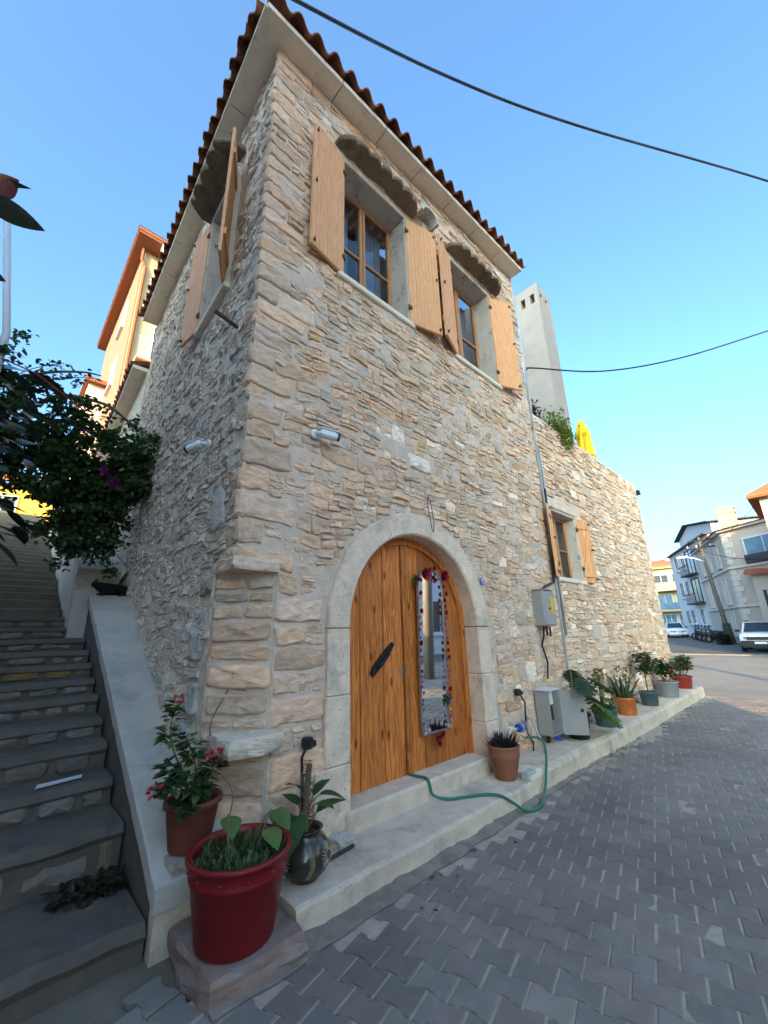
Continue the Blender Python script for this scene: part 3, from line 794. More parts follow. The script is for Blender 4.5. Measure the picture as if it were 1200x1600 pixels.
# lower roof of the rear wing further up the stairs
g = MB(); e0, e1 = Vector(lw(6.0)), Vector(lw(12.5))
a0, a1 = e0+nl*.02, e1+nl*.02
g.add([(a0.x,a0.y,1.5),(a1.x,a1.y,1.5),(a1.x,a1.y,7.2),(a0.x,a0.y,7.2)], [(0,1,2,3)])
g.add([(a0.x,a0.y,1.5),(6.3,a0.y,1.5),(6.3,a0.y,7.2),(a0.x,a0.y,7.2)], [(0,1,2,3)]); g.build('rear_wing_wall', K['lump'], house)
for i in range(7):
    s0, s1 = 6.0+i*.93+.004, 6.0+(i+1)*.93-.004; A, B = Vector(lw(s0)), Vector(lw(s1)); z = 7.15
    g = MB(); q = [A-nl*.1, B-nl*.1, B+nl*.30, A+nl*.30]
    g.add([(p.x,p.y,z) for p in q]+[(p.x,p.y,z+.08) for p in q], [(0,1,2,3),(7,6,5,4),(3,2,6,7),(2,1,5,6),(1,0,4,5),(0,3,7,4)]); g.build('soffit_slab', K['soffit'], house)
for M_ in tile_run(Vector(lw(6.0))+Vector((0,0,7.15)), Vector(lw(12.5))+Vector((0,0,7.15)), nl, 25): new('roof_tile', TM, roofo, M_)
g = MB(); A, B = Vector(lw(6.0)), Vector(lw(12.5)); g.add([A+nl*.2+Vector((0,0,7.35)), B+nl*.2+Vector((0,0,7.35)), B-nl*2.5+Vector((0,0,8.4)), A-nl*2.5+Vector((0,0,8.4))], [(0,1,2,3)]); g.build('rear_wing_roof', K['tile'], house)

# ---- windows
def wavy_curtain(x0, x1, z0, z1, y, parent, M=None):
    g = MB(); n = 40; P = []
    for z in (z0, z1):
        for i in range(n+1):
            t = i/n; P.append((x0+(x1-x0)*t, y+.02*math.sin(t*38)+.012*math.sin(t*91+1), z))
    if M: P = [tuple(M @ Vector(p)) for p in P]
    g.add(P, [(i,i+1,n+2+i,n+1+i) for i in range(n)]); return g.build('curtain', K['curtain'], parent, True)
def window(x0, x1, z0, z1, rec, M, margin=.06, sill=True, label=None, mull=(.5,), rails=(.47,), curt=True):
    """opening in local coordinates: x along the wall, y into the wall, z up"""
    w = bpy.data.objects.new('window', None); col.objects.link(w); w.parent = house; w.matrix_local = M
    if label: w['label'] = label
    def mk(name, lo, hi, mt, b=.006):
        g = MB(); g.bbox(lo, hi, b); return g.build(name, mt, w)
    # jambs, lintel, sill of plaster round the reveal
    mk('reveal', (x0-margin,-.022,z0+.001),(x0,rec+.08,z1-.001), K['reveal'], .012); mk('reveal', (x1,-.022,z0+.001),(x1+margin,rec+.08,z1-.001), K['reveal'], .012)
    mk('lintel', (x0-margin,-.018,z1),(x1+margin,rec+.08,z1+margin), K['reveal'], .012)
    if sill: mk('sill', (x0-.10,-.045,z0-.075),(x1+.10,rec+.08,z0), K['soffit'], .012)
    f = .052; y0, y1 = rec, rec+.06
    fr_ = bpy.data.objects.new('frame', None)
    g = MB()
    g.bbox((x0,y0,z0),(x0+f,y1,z1), .006); g.bbox((x1-f,y0,z0),(x1,y1,z1), .006)
    g.bbox((x0+f,y0+.002,z1-f),(x1-f,y1,z1), .006); g.bbox((x0+f,y0+.002,z0),(x1-f,y1,z0+f), .006)
    g.build('frame', K['frame'], w)
    cuts = [x0+f]+[x0+(x1-x0)*q for q in mull]+[x1-f]
    for q in mull:
        c = x0+(x1-x0)*q; mk('mullion', (c-.05,y0-.004,z0+f),(c-.004,y1,z1-f), K['frame']); mk('mullion', (c+.004,y0-.004,z0+f),(c+.05,y1,z1-f), K['frame'])
    for i in range(len(cuts)-1):
        a, b = cuts[i]+(.05 if i else 0), cuts[i+1]-(.05 if i < len(cuts)-2 else 0)
        zs = [z0+f]+[z0+(z1-z0)*q for q in rails]+[z1-f]
        for q in rails: c = z0+(z1-z0)*q; mk('glazing_bar', (a,y0+.006,c-.018),(b,y1-.006,c+.018), K['frame'])
        for j in range(len(zs)-1):
            g = MB(); lo = zs[j]+(.018 if j else 0); hi = zs[j+1]-(.018 if j < len(zs)-2 else 0)
            g.add([(a,y0+.03,lo),(b,y0+.03,lo),(b,y0+.03,hi),(a,y0+.03,hi)], [(0,1,2,3)]); g.build('pane', K['pane'], w)
    if curt:
        wavy_curtain(x0+.03, x0+(x1-x0)*.40, z0+.02, z1-.03, rec+.2, w); wavy_curtain(x0+(x1-x0)*.55, x1-.03, z0+.02, z1-.03, rec+.2, w)
    return w
MF = T(0, F0-.012, 0)
for (a,b,c,d) in WINS: window(a,b,c,d,.28,MF)
window(*GW, .16, MF, margin=.05)
g = MB(); g.bbox((GW[0]-.12,F0-.05,GW[3]+.052),(GW[1]+.14,F0+.05,GW[3]+.24), .015); g.build('lintel_stone', K['ashlar'], house)
# side window: local x runs along the wall towards the rear
MS = Matrix.Translation(lw(0,.02)) @ Matrix(((dl.x,-nl.x,0,0),(dl.y,-nl.y,0,0),(0,0,1,0),(0,0,0,1)))
window(*LWIN, .26, MS, curt=False)
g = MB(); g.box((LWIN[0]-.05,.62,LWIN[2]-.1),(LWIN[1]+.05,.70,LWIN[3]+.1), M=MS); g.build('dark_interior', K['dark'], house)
# ---- shutters
def shutter(M, w, h, kind, hx, label=None):
    """M places the hinge at origin, blade along +x (outward), z up, y = away from viewer"""
    s = bpy.data.objects.new('shutter', None); col.objects.link(s); s.parent = house; s.matrix_local = M
    if label: s['label'] = label
    t = .034
    if kind == 'groove':
        n = 9; g = MB()
        g.box((0,.006,0),(w,t,h))
        for i in range(n):
            a, b = w*i/n+.004, w*(i+1)/n-.004; g.prism([(a,.005),(a+.006,0),(b-.006,0),(b,.005)], .002, h-.002, 'z')
        g.build('panel', K['shutter'], s)
        g = MB(); g.box((0.02,t,h*.14),(w-.02,t+.022,h*.14+.09)); g.build('batten', K['shutter'], s); g = MB(); g.box((0.02,t,h*.8),(w-.02,t+.022,h*.8+.09)); g.build('batten', K['shutter'], s)
    else:
        n = 4
        for i in range(n):
            g = MB(); g.bbox((w*i/n+.002,.022,0),(w*(i+1)/n-.002,.022+.022,h), .004); g.build('board', K['shutter'], s)
        g = MB(); g.bbox((.01,0,.10),(w-.01,.024,.19), .004); g.build('batten', K['shutter'], s)
        g = MB(); g.bbox((.01,0,h-.19),(w-.01,.024,h-.10), .004); g.build('batten', K['shutter'], s)
        a = math.atan2(h-.38, (w-.09)*hx); g = MB()
        p0, p1 = ((.03,.19),(w-.03-.0,h-.19)) if hx > 0 else ((w-.03,.19),(.03,h-.19))
        dx = .07 if hx > 0 else -.07
        g.prism([(p0[0],p0[1]),(p0[0]+dx,p0[1]),(p1[0],p1[1]),(p1[0]-dx,p1[1])][::(1 if hx > 0 else -1)], .002, .024, 'y'); g.build('brace', K['shutter'], s)
    for z in (.22, h-.25):
        g = MB(); g.box((-.012,-.012,z),(.03,.0,z+.05)); g.tube([(-.012,0,z-.01),(-.012,0,z+.07)], .010, 6); g.build('hinge', K['rust'], s)
    for z in (.05, h*.5, h-.1):
        g = MB(); g.box((w-.05,-.014,z),(w-.03,.002,z+.035)); g.tube([(w-.04,-.012,z+.03),(w-.025,-.03,z+.03),(w-.02,-.03,z-.02)], .005, 5); g.build('catch', K['iron'], s)
    return s
def hinge_M(x, y, z, ang): return Matrix.Translation((x,y,z)) @ Matrix.Rotation(ang,4,'Z')
# front upper pair: angle measured so that the outer edge stands off the wall (towards -y)
yo = F0-.05
def sh_front(xh, xo, yoff, z, h, kind='groove'):
    d = Vector((xo-xh, -yoff, 0)); w = d.length
    if xo < xh:
        # mirror: blade runs along -x ; rotate by 180
        ex_ = d.normalized(); M_ = Matrix(((ex_.x,-ex_.y*-1*-1,0,xh),(ex_.y,ex_.x,0,yo),(0,0,1,z),(0,0,0,1)))
        ey_ = Vector((ex_.y,-ex_.x,0))           # away from viewer (+y)
        if ey_.y < 0: ey_ = -ey_
        M_ = Matrix(((ex_.x,ey_.x,0,xh),(ex_.y,ey_.y,0,yo),(0,0,1,z),(0,0,0,1)))
    else:
        ex_ = d.normalized(); ey_ = Vector((-ex_.y,ex_.x,0)); M_ = Matrix(((ex_.x,ey_.x,0,xh),(ex_.y,ey_.y,0,yo),(0,0,1,z),(0,0,0,1)))
    return shutter(M_, w, h, kind, 1 if xo > xh else -1)
sh_front(2.15, 1.66, .09, 5.47, 1.82); sh_front(3.25, 3.75, .13, 5.47, 1.82)
sh_front(4.29, 3.80, .17, 5.50, 1.82); sh_front(5.40, 5.83, .17, 5.50, 1.82)
sh_front(GW[0]-.02, GW[0]-.42, .14, GW[2]-.03, 1.20, 'brace'); sh_front(GW[1]+.02, GW[1]+.40, .10, GW[2]-.03, 1.20, 'brace')
# side window shutters
def sh_side(s_h, s_o, off, z, h):
    a = Vector(lw(s_h,.06)); b = Vector(lw(s_o,.06+off)); d = b-a; ex_ = d.normalized(); ey_ = -nl-(-nl).dot(ex_)*ex_; ey_.normalize()
    M_ = Matrix(((ex_.x,ey_.x,0,a.x),(ex_.y,ey_.y,0,a.y),(0,0,1,z),(0,0,0,1))); return shutter(M_, d.length, h, 'groove', 1)
sh_side(LWIN[1]+.02, LWIN[1]+.48, .08, LWIN[2]-.03, 1.86); sh_side(LWIN[0]-.02, LWIN[0]-.45, .19, LWIN[2]-.03, 1.86)
# ---- scalloped canopies projecting over the upper windows
def hood(x0, x1, z, proj, M, lob, th=.055, name='canopy'):
    """thin shelf over a window, its outer edge cut into scallops"""
    g = MB(); n = lob*8; outer = []
    for i in range(n+1):
        t = i/n; env = min(1, 5.5*min(t,1-t)+.25)**.6; sc_ = abs(math.sin(math.pi*t*lob))**.6
        outer.append((x0+(x1-x0)*t, -(proj*env*(.80+.20*sc_))))
    P = [(x0,.03)]+outer+[(x1,.03)]; k = len(P); rows = []
    for dz, sh in ((0,.94),(.018,1.0),(th,1.0)): rows += [tuple(M @ Vector(((x0+x1)/2+(p[0]-(x0+x1)/2)*(1 if sh == 1 else .985), p[1]*sh, z+dz+(.02*fbm(p[0]*4,p[1]*4,dz) if dz else 0)))) for p in P]
    F = [(r*k+i,r*k+(i+1)%k,(r+1)*k+(i+1)%k,(r+1)*k+i) for r in range(2) for i in range(k)]+[tuple(range(k-1,-1,-1)),tuple(range(2*k,3*k))]
    g.add(rows, F); return g.build(name, K['hood'], house)
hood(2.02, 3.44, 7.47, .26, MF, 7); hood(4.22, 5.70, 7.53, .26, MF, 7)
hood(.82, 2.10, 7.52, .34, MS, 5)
g = MB(); n = 14; P = []
for i in range(n+1):
    a = math.pi*i/n
    for r, y in ((.20,.03),(.20,-.20),(.155,-.20),(.155,.03)): P.append(tuple(MF @ Vector((3.64+r*math.cos(a),y,7.52+r*.9*math.sin(a)))))
g.add(P, [(i*4+j,i*4+(j+1)%4,i*4+4+(j+1)%4,i*4+4+j) for i in range(n) for j in range(4)]+[(0,1,2,3),(n*4+3,n*4+2,n*4+1,n*4)]); g.build('round_canopy', K['reveal'], house)
# ---- door surround: blocks of the arch and the jambs
def arc_block(a0, a1, r0, r1, y0, y1, name='arch_stone'):
    g = MB(); n = max(3, int(abs(a1-a0)/.07)); P = []
    for i in range(n+1):
        a = a0+(a1-a0)*i/n; c, s = math.cos(a), math.sin(a)
        w = .014*fbm(a*7, r1, 2)
        for r, y in ((r0,y1),(r0,y0+.02),(r0+.018,y0),(r1-.012+w,y0+.002),(r1+w,y0+.018),(r1+w,y1)): P.append((ARC[0]+r*c, y, ARC[1]+r*s))
    k = 6
    Fs = [(i*k+j,i*k+(j+1)%k,(i+1)*k+(j+1)%k,(i+1)*k+j) for i in range(n) for j in range(k)]+[tuple(range(k)),tuple(n*k+j for j in range(k))[::-1]]
    g.add(P, Fs); return g.build(name, K['ashlar'], house)
YS0, YS1 = F0-.055, F0+.24
for a0, a1 in ((0.003,1.02),(1.023,2.02),(2.023,math.pi-.003)): arc_block(a0, a1, RI, RO, YS0, YS1)
zj = [.15,.62,1.12,1.645]
for i in range(3):
    for sgn in (-1,1):
        g = MB(); w1 = RO+(.10 if (i == 0 and sgn < 0) else (.0 if i != 1 else .015))
        xa, xb = sorted((ARC[0]+sgn*RI, ARC[0]+sgn*w1)); g.bbox((xa,YS0+.004*i,zj[i]+.0015),(xb,YS1,zj[i+1]-.0015), .009); g.build('jamb_stone', K['ashlar'], house)
g = MB(); g.bbox((ARC[0]+RO-.005,F0-.03,.20),(ARC[0]+RO+.13,F0+.1,1.75), .01); g.build('jamb_render', K['limewash'], house)
g = MB(); g.bbox((ARC[0]-RI-.06,F0-.075,.12),(ARC[0]+RI-.02,F0+.22,.30), .02); g.build('door_step', K['limewash'], house)
# ---- plank door in two leaves
YD = F0+.175
def arch_top(x): return ARC[1]+math.sqrt(max(0.0, (RI+.02)**2-(x-ARC[0])**2))
def plank(x0, x1, y0, y1, parent, name='plank', r=.006):
    g = MB(); n = 6; xs_ = [x0+(x1-x0)*i/n for i in range(n+1)]
    poly = [(x0,.29),(x1,.29)]+[(x,arch_top(x)) for x in reversed(xs_)]
    poly = [(p[0]-(x0+x1)/2,p[1]) for p in poly]
    k = len(poly); c = 0
    P = [(p[0],y1,p[1]) for p in poly]+[(p[0],y0+r,p[1]) for p in poly]+[(p[0]*(1-2*r/(x1-x0)),y0,p[1]) for p in poly]
    g.add(P, [(i,(i+1)%k,k+(i+1)%k,k+i) for i in range(k)]+[(k+i,k+(i+1)%k,2*k+(i+1)%k,2*k+i) for i in range(k)]+[tuple(range(2*k,3*k))])
    o = g.build(name, K['door'], parent); o.location = ((x0+x1)/2,0,0); return o
XM = 3.125
ll = bpy.data.objects.new('door_leaf', None); col.objects.link(ll); ll.parent = house
lr = bpy.data.objects.new('door_leaf', None); col.objects.link(lr); lr.parent = house
ed = [ARC[0]-RI+.005, 2.545, 2.845, XM-.012]
for a, b in zip(ed, ed[1:]): plank(a+.004, b-.004, YD+U(-.003,.003), YD+.045, ll)
ed = [XM+.075, 3.40, 3.72, 4.0, ARC[0]+RI-.005]
for a, b in zip(ed, ed[1:]): plank(a+.004, b-.004, YD+U(-.003,.003), YD+.045, lr)
plank(XM-.004, XM+.072, YD-.022, YD+.04, lr, 'meeting_stile')
g = MB()
n = 24; P = []
for i in range(n+1):
    a = -.0+math.pi*i/n
    for r, y in ((RI+.01,YD-.035),(RI-.075,YD-.035),(RI-.075,YD+.01),(RI+.01,YD+.01)): P.append((ARC[0]+r*math.cos(a), y, ARC[1]+r*math.sin(a)))
g.add(P, [(i*4+j,i*4+(j+1)%4,i*4+4+(j+1)%4,i*4+4+j) for i in range(n) for j in range(4)])
g.box((ARC[0]+RI-.075,YD-.035,.30),(ARC[0]+RI+.01,YD+.01,ARC[1])); g.build('door_frame', K['door'], house)
# handle and lock
g = MB(); hM = Matrix.Translation((2.80,YD-.03,1.36)) @ Matrix.Rotation(R(-43),4,'Y')
g.prism([(-.20,-.028),(-.12,-.036),(.13,-.03),(.20,-.018),(.20,.018),(.10,.03),(-.12,.036),(-.19,.02)], -.010, .014, 'y', M=hM)
g.tube([hM @ Vector((-.12,.01,0)), hM @ Vector((-.08,-.05,0)), hM @ Vector((.06,-.05,0)), hM @ Vector((.12,.01,0))], .014, 6); g.build('handle', K['iron'], ll)
g = MB(); g.box((3.055,YD-.012,1.19),(3.085,YD+.002,1.255)); g.tube([(3.07,YD-.012,1.225),(3.07,YD-.03,1.225)], .011, 10); g.build('lock', K['steel'], ll)
# ---- white chimney rising from the terrace
ch = bpy.data.objects.new('chimney', None); col.objects.link(ch); ch.parent = house
cx0, cx1, cy0, cy1, ct = 9.86, 10.66, 3.62, 4.32, 11.42
g = MB()
def chim_face(fn, w):
    hs = [(.17,.33),(.56,.72)]; zs = [4.6, ct-.62, ct-.30, ct]
    us_ = [0,.17,.36,.58,.77,1]
    for i in range(5):
        for j in range(3):
            if j == 1 and i in (1,3): continue
            g.add([fn(us_[i],zs[j]),fn(us_[i+1],zs[j]),fn(us_[i+1],zs[j+1]),fn(us_[i],zs[j+1])], [(0,1,2,3)])
    for i in (1,3):
        a, b = us_[i], us_[i+1]
        for (p,q) in (((a,zs[1]),(b,zs[1])),((b,zs[1]),(b,zs[2])),((b,zs[2]),(a,zs[2])),((a,zs[2]),(a,zs[1]))):
            g.add([fn(*p),fn(*q),fn(*q,.14),fn(*p,.14)], [(0,1,2,3)])
lx, ly = cx1-cx0, cy1-cy0
chim_face(lambda u,z,d=0: (cx0+lx*u, cy0+d, z), lx); chim_face(lambda u,z,d=0: (cx0+d, cy0+ly*u, z), ly)
chim_face(lambda u,z,d=0: (cx0+lx*u, cy1-d, z), lx); chim_face(lambda u,z,d=0: (cx1-d, cy0+ly*u, z), ly)
g.add([(cx0,cy0,ct),(cx1,cy0,ct),(cx1,cy1,ct),(cx0,cy1,ct)], [(0,1,2,3)]); g.build('chimney_shaft', mat('grey_white_render', (.30,.255,.225), .9, .10, 3, .2, 40, .15, big=.08), ch)
g = MB(); g.box((cx0+.15,cy0+.15,4.7),(cx1-.15,cy1-.15,ct-.02)); g.build('flue', K['rust'], ch)
# ---- small fixtures that belong to the walls
a = Vector(lw(1.15,.0)); b_ = Vector(lw(.55,.0))
g = MB(); q0 = Vector(lw(.62,.0)); g.tube([(q0.x,q0.y-.2,4.50),(q0.x-.24,q0.y-.2,4.56)], .02, 6); g.build('iron_bar', K['rust'], house)
g = MB(); g.tube([(12.48,3.0,5.25),(12.75,2.9,5.27)], .02, 6); g.box((12.7,2.83,5.22),(12.86,2.97,5.34)); g.build('floodlight', K['iron'], house)
g = MB(); g.bbox((12.4,2.92,4.25),(12.85,3.06,4.33), .01); g.build('spout', K['ashlar'], house)
g = MB()
g.tube([(6.44,F0-.05,.7),(6.44,F0-.06,5.0),(6.44,F0-.06,6.28)], .016, 6); g.build('conduit', K['pipe'], house)
g = MB(); g.tube([(6.52,F0-.06,1.5),(6.50,F0-.07,3.2),(6.515,F0-.06,4.6),(6.47,F0-.06,4.7)], .022, 6); g.build('conduit', K['steel'], house)
# ================================================================== SURROUNDING BUILDINGS
K['glassdark'] = mat('dark_window', (.035,.04,.045), .12, .3, 2, spec=.6)
K['glassblue'] = mat('blue_window', (.12,.20,.27), .12, .3, 2, spec=.6)
K['wgrey'] = mat('grey_white_wall', (.60,.58,.575), .85, .05, 2, big=.05)
K['beige'] = mat('beige_wall', (.50,.40,.32), .85, .06, 2, big=.06)
K['beigelight'] = mat('light_beige_trim', (.58,.50,.42), .85, .05, 2)
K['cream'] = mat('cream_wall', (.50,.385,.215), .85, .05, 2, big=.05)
K['ochre'] = mat('ochre_wall', (.70,.44,.07), .85, .08, 2)
K['orangetrim'] = mat('orange_trim', (.21,.072,.030), .7, .1, 3)
K['redroof'] = mat('red_roof', (.42,.12,.05), .8, .15, 8, .4, 12, st=(1,1,1))
K['shutdark'] = mat('dark_shutter', (.06,.055,.055), .7, .15, 6)
K['wood2'] = mat('utility_pole_wood', (.22,.19,.16), .9, .2, 5, .5, 20, st=(4,4,.5))
class Facade:
    """s metres along a wall from P, z up, o outward"""
    def __init__(s, P, d, out):
        s.P = Vector((P[0],P[1],0)); s.d = Vector((d[0],d[1],0)).normalized(); n = Vector((-s.d.y,s.d.x,0))
        if n.dot(Vector((out[0],out[1],0))) < 0: n = -n
        s.n = n
    def p(s, a, z, o=0): q = s.P+s.d*a+s.n*o; return (q.x,q.y,z)
    def box(s, g, a0, a1, z0, z1, o0, o1, mi=0):
        P = [s.p(a,z,o) for z in (z0,z1) for (a,o) in ((a0,o0),(a1,o0),(a1,o1),(a0,o1))]
        g.add(P, [(0,3,2,1),(4,5,6,7),(0,1,5,4),(1,2,6,5),(2,3,7,6),(3,0,4,7)], mi)
    def window(s, parent, a0, a1, z0, z1, fr='white', gl='glassdark', w=.07, sill=True, mull=1, name='window'):
        g = MB()
        s.box(g,a0-w,a0,z0-w,z1+w,-.02,.07); s.box(g,a1,a1+w,z0-w,z1+w,-.02,.07); s.box(g,a0,a1,z1,z1+w,-.02,.065); s.box(g,a0,a1,z0-w,z0,-.02,.065)
        for i in range(mull):
            c = a0+(a1-a0)*(i+1)/(mull+1); s.box(g,c-.03,c+.03,z0,z1,-.02,.05)
        o = g.build(name, K[fr], parent)
        g = MB(); s.box(g,a0,a1,z0,z1,-.03,.02); g.build('pane', K[gl], o)
        if sill: g = MB(); s.box(g,a0-.12,a1+.12,z0-w-.1,z0-w,-.02,.16); g.build('sill', K[fr], o)
        return o
    def slab(s, parent, name, mt, a0, a1, z0, z1, o0, o1):
        g = MB(); s.box(g,a0,a1,z0,z1,o0,o1); return g.build(name, K[mt], parent)
# ---- grey-white apartment house down the street
wb = thing('apartment_house', 'grey-white three storey house with dark shutters at the far end of the street', 'building')
fa = Facade((52,8.5), (.914,.407), (-1,1)); N_ = fa
fa.slab(wb, 'wall', 'wgrey', -7, 7.2, -.2, 9.5, -9, 0)
g = MB(); pts = [(-6.5,9.6),(4.1,9.6),(4.1,10.9),(.1,11.75),(-6.5,10.6)]
P = [fa.p(a,z,-.6) for a,z in pts]+[fa.p(a,z,-8) for a,z in pts]; n = 5
g.add(P, [(i,(i+1)%n,n+(i+1)%n,n+i) for i in range(n)]+[tuple(range(n)),tuple(range(n,2*n))[::-1]]); g.build('attic', K['wgrey'], wb)
g = MB()
for (a0,z0,a1,z1) in ((4.6,10.86,.1,11.86),(.1,11.86,-7,10.62)):
    P = [fa.p(a0,z0,-.2),fa.p(a1,z1,-.2),fa.p(a1,z1,-8.4),fa.p(a0,z0,-8.4)]; P2 = [(p[0],p[1],p[2]+.12) for p in P]
    g.add(P+P2, [(0,1,2,3),(7,6,5,4),(0,4,5,1),(1,5,6,2),(2,6,7,3),(3,7,4,0)])
g.build('roof', K['shutdark'], wb)
fa.slab(wb, 'eaves', 'shutdark', -7.2, 7.5, 9.5, 9.62, -1.0, .35)
for (a0,a1,z0,z1) in ((4.0,5.1,7.65,9.1),(1.5,2.6,7.55,8.95),(4.0,5.2,4.65,6.2),(1.9,2.9,4.6,6.15),(4.0,5.1,1.8,3.15),(2.2,3.2,1.8,3.15),(-.9,.0,1.7,3.1),(-3.6,-2.7,6.8,9.0),(-4.0,-3.0,3.9,6.0)):
    fa.window(wb,a0,a1,z0,z1,'white','shutdark',.08)
for z0, z1 in ((6.75,9.05),(3.9,6.1)):
    o = fa.window(wb,-1.6,.7,z0,z1,'shutdark','glassdark',.12,False,1,'balcony_door')
    fa.slab(wb, 'balcony', 'shutdark', -2.1, 1.2, z0-.28, z0-.12, 0, .75)
    g = MB()
    for i in range(12): fa.box(g,-2.05+i*.29,-2.02+i*.29,z0-.12,z0+.75,.70,.73)
    fa.box(g,-2.1,1.2,z0+.75,z0+.80,.68,.75); g.build('balcony_railing', K['shutdark'], wb)
# ---- beige corner house with quoins
bb = thing('corner_house', 'beige corner house with pale quoins, red roof and tall square chimney', 'building')
KX, KY = 38.3, 3.95
fl = Facade((KX,KY), (.95,.32), (-1,1)); frt = Facade((KX,KY), (-.58,-.815), (-1,.6))
g = MB(); q1 = fl.p(10.6,0); q2 = frt.p(8,0); q3 = (q1[0]+6,q1[1]-9,0)
g.prism([(KX,KY),(q1[0],q1[1]),(q3[0],q3[1]),(q2[0],q2[1])][::-1], -.2, 8.15, 'z'); g.build('wall', K['beige'], bb)
for f_, L_ in ((fl,10.6),(frt,8)):
    f_.slab(bb,'cornice','beigelight',-.1,L_,8.15,8.32,-.5,.25); f_.slab(bb,'string_course','beigelight',-.05,L_,5.42,5.58,-.1,.12); f_.slab(bb,'string_course','beigelight',-.05,L_,2.75,2.9,-.1,.12)
g = MB(); c = (KX+5,KY-2.2,9.6); P = [fl.p(-.2,8.33,.4),fl.p(10.8,8.33,.4),(q3[0],q3[1],8.33),frt.p(8.2,8.33,.4),(c[0],c[1],9.5),(c[0]+3,c[1]-1,9.5)]
g.add(P, [(0,1,5,4),(1,2,5),(2,3,4,5),(3,0,4)]); g.build('roof', K['redroof'], bb)
for f_ in (fl,frt):
    for i in range(20):
        z = .3+i*.39
        if 5.2 < z < 5.7: continue
        f_.slab(bb,'quoin','beigelight', .02, .62 if i % 2 else .38, z, z+.36, -.05, .05)
for (a0,a1,z0,z1) in ((2.0,3.1,5.95,7.6),(5.0,6.1,5.95,7.6),(2.0,3.1,3.2,5.0),(5.0,6.1,3.2,5.0),(2.2,3.1,.9,2.4),(7.6,8.6,5.95,7.6),(7.6,8.6,3.2,5.0)): fl.window(bb,a0,a1,z0,z1,'beigelight','beigelight',.12,True,0)
frt.window(bb,1.5,6.4,6.0,7.3,'wgrey','glassblue',.12,False,3); frt.window(bb,1.9,3.4,3.3,5.0,'wgrey','glassblue',.12,True,1)
frt.slab(bb,'balcony_wall','shutdark',1.4,6.6,5.62,6.2,.02,.22)
g = MB(); x, y = fl.p(.5,0,-.75)[:2]; g.box((x-.42,y-.5,8.3),(x+.42,y+.5,10.0)); g.box((x-.5,y-.58,9.62),(x+.5,y+.58,9.74)); g.box((x-.5,y-.58,9.98),(x+.5,y+.58,10.06))
g.build('chimney', K['cream'], bb)
o = frt.slab(bb,'roof_house','wgrey',2.2,7,8.3,10.1,-4.5,-2.2); frt.window(bb,4.5,5.5,8.9,9.6,'shutdark','glassdark',.06,False,0)
# ---- low house with tiled eave right of the parked off-roader
lb = thing('low_house', 'low pale pink house with tiled eave behind the white off-road car', 'building')
fb = Facade((36.0,2.75), (0,-1), (-1,0)); fb.slab(lb,'wall','beigelight',0,8,-.2,4.75,-1.2,0)
g = MB(); g.add([fb.p(-.35,4.70,.45),fb.p(8,4.70,.45),fb.p(8,5.25,-1.3),fb.p(-.35,5.25,-1.3),fb.p(-.35,4.80,.45),fb.p(8,4.80,.45)], [(0,1,2,3),(0,4,5,1),(4,5,2,3)]); g.build('roof', K['redroof'], lb)
fb.window(lb,.35,.75,2.4,3.7,'beigelight','shutdark',.06); fb.window(lb,1.2,1.8,2.4,3.7,'beigelight','shutdark',.06)
# ---- tall beige house whose corner shows at the right
tb = thing('tall_house', 'tall beige house with brown eave, only its upper corner in view', 'building')
ft = Facade((28,1.0), (0,-1), (-1,0)); ft.slab(tb,'wall','beige',0,9,-.2,8.0,-6,0)
g = MB(); g.add([ft.p(-.45,7.95,.5),ft.p(9,7.95,.5),ft.p(9,10.2,-3),ft.p(2.5,10.2,-3),ft.p(-.45,7.95,-6.5),ft.p(-.45,8.07,.5),ft.p(9,8.07,.5)], [(0,1,2,3),(0,3,4),(0,5,6,1),(5,6,2,3),(0,4,3)]); g.build('roof', K['redroof'], tb)
g = MB(); ft.box(g,-.42,9,7.86,7.96,-.2,.48); g.build('soffit', K['orangetrim'], tb)
for s_ in (1.0,3.2): ft.window(tb,s_,s_+1.0,5.6,7.2,'orangetrim','glassdark',.1); ft.window(tb,s_,s_+1.0,2.2,3.9,'orangetrim','glassdark',.1)
# ---- orange-roofed block closing the street
ob = thing('balcony_block', 'cream block with orange tiled roof and glazed balconies closing the street', 'building')
fo = Facade((74,25), (0,-1), (-1,0))
fo.slab(ob,'wall','cream',0,13,-.2,10.6,-9,0)
g = MB(); g.add([fo.p(-.6,10.6,.9),fo.p(13.6,10.6,.9),fo.p(13.6,10.6,-9.6),fo.p(-.6,10.6,-9.6),fo.p(4,12.0,-4),fo.p(9.5,12.0,-4),fo.p(-.6,10.3,.9),fo.p(13.6,10.3,.9)], [(0,1,5,4),(1,2,5),(2,3,4,5),(3,0,4),(6,7,1,0)]); g.build('roof', K['redroof'], ob)
fo.slab(ob,'eaves','cream',-.5,13.5,10.1,10.45,-.2,.8)
for z in (6.9,3.9):
    fo.slab(ob,'balcony_floor','cream',.5,12.5,z-.25,z,0,1.5)
    fo.slab(ob,'balcony_parapet' if z > 5 else 'balcony_glass','cream' if z > 5 else 'glassblue',.5,12.5,z,z+1.0,1.4,1.5)
    for s_ in (1.2,4.6,8.0,10.4): fo.window(ob,s_,s_+1.8,z+.25,z+2.25,'white','glassdark' if z > 5 else 'glassblue',.08,False,1)
for s_ in (1.0,4.4,7.8,10.2): fo.window(ob,s_,s_+2.0,.9,3.2,'white','glassblue' if s_ > 7 else 'glassdark',.12,False,2)
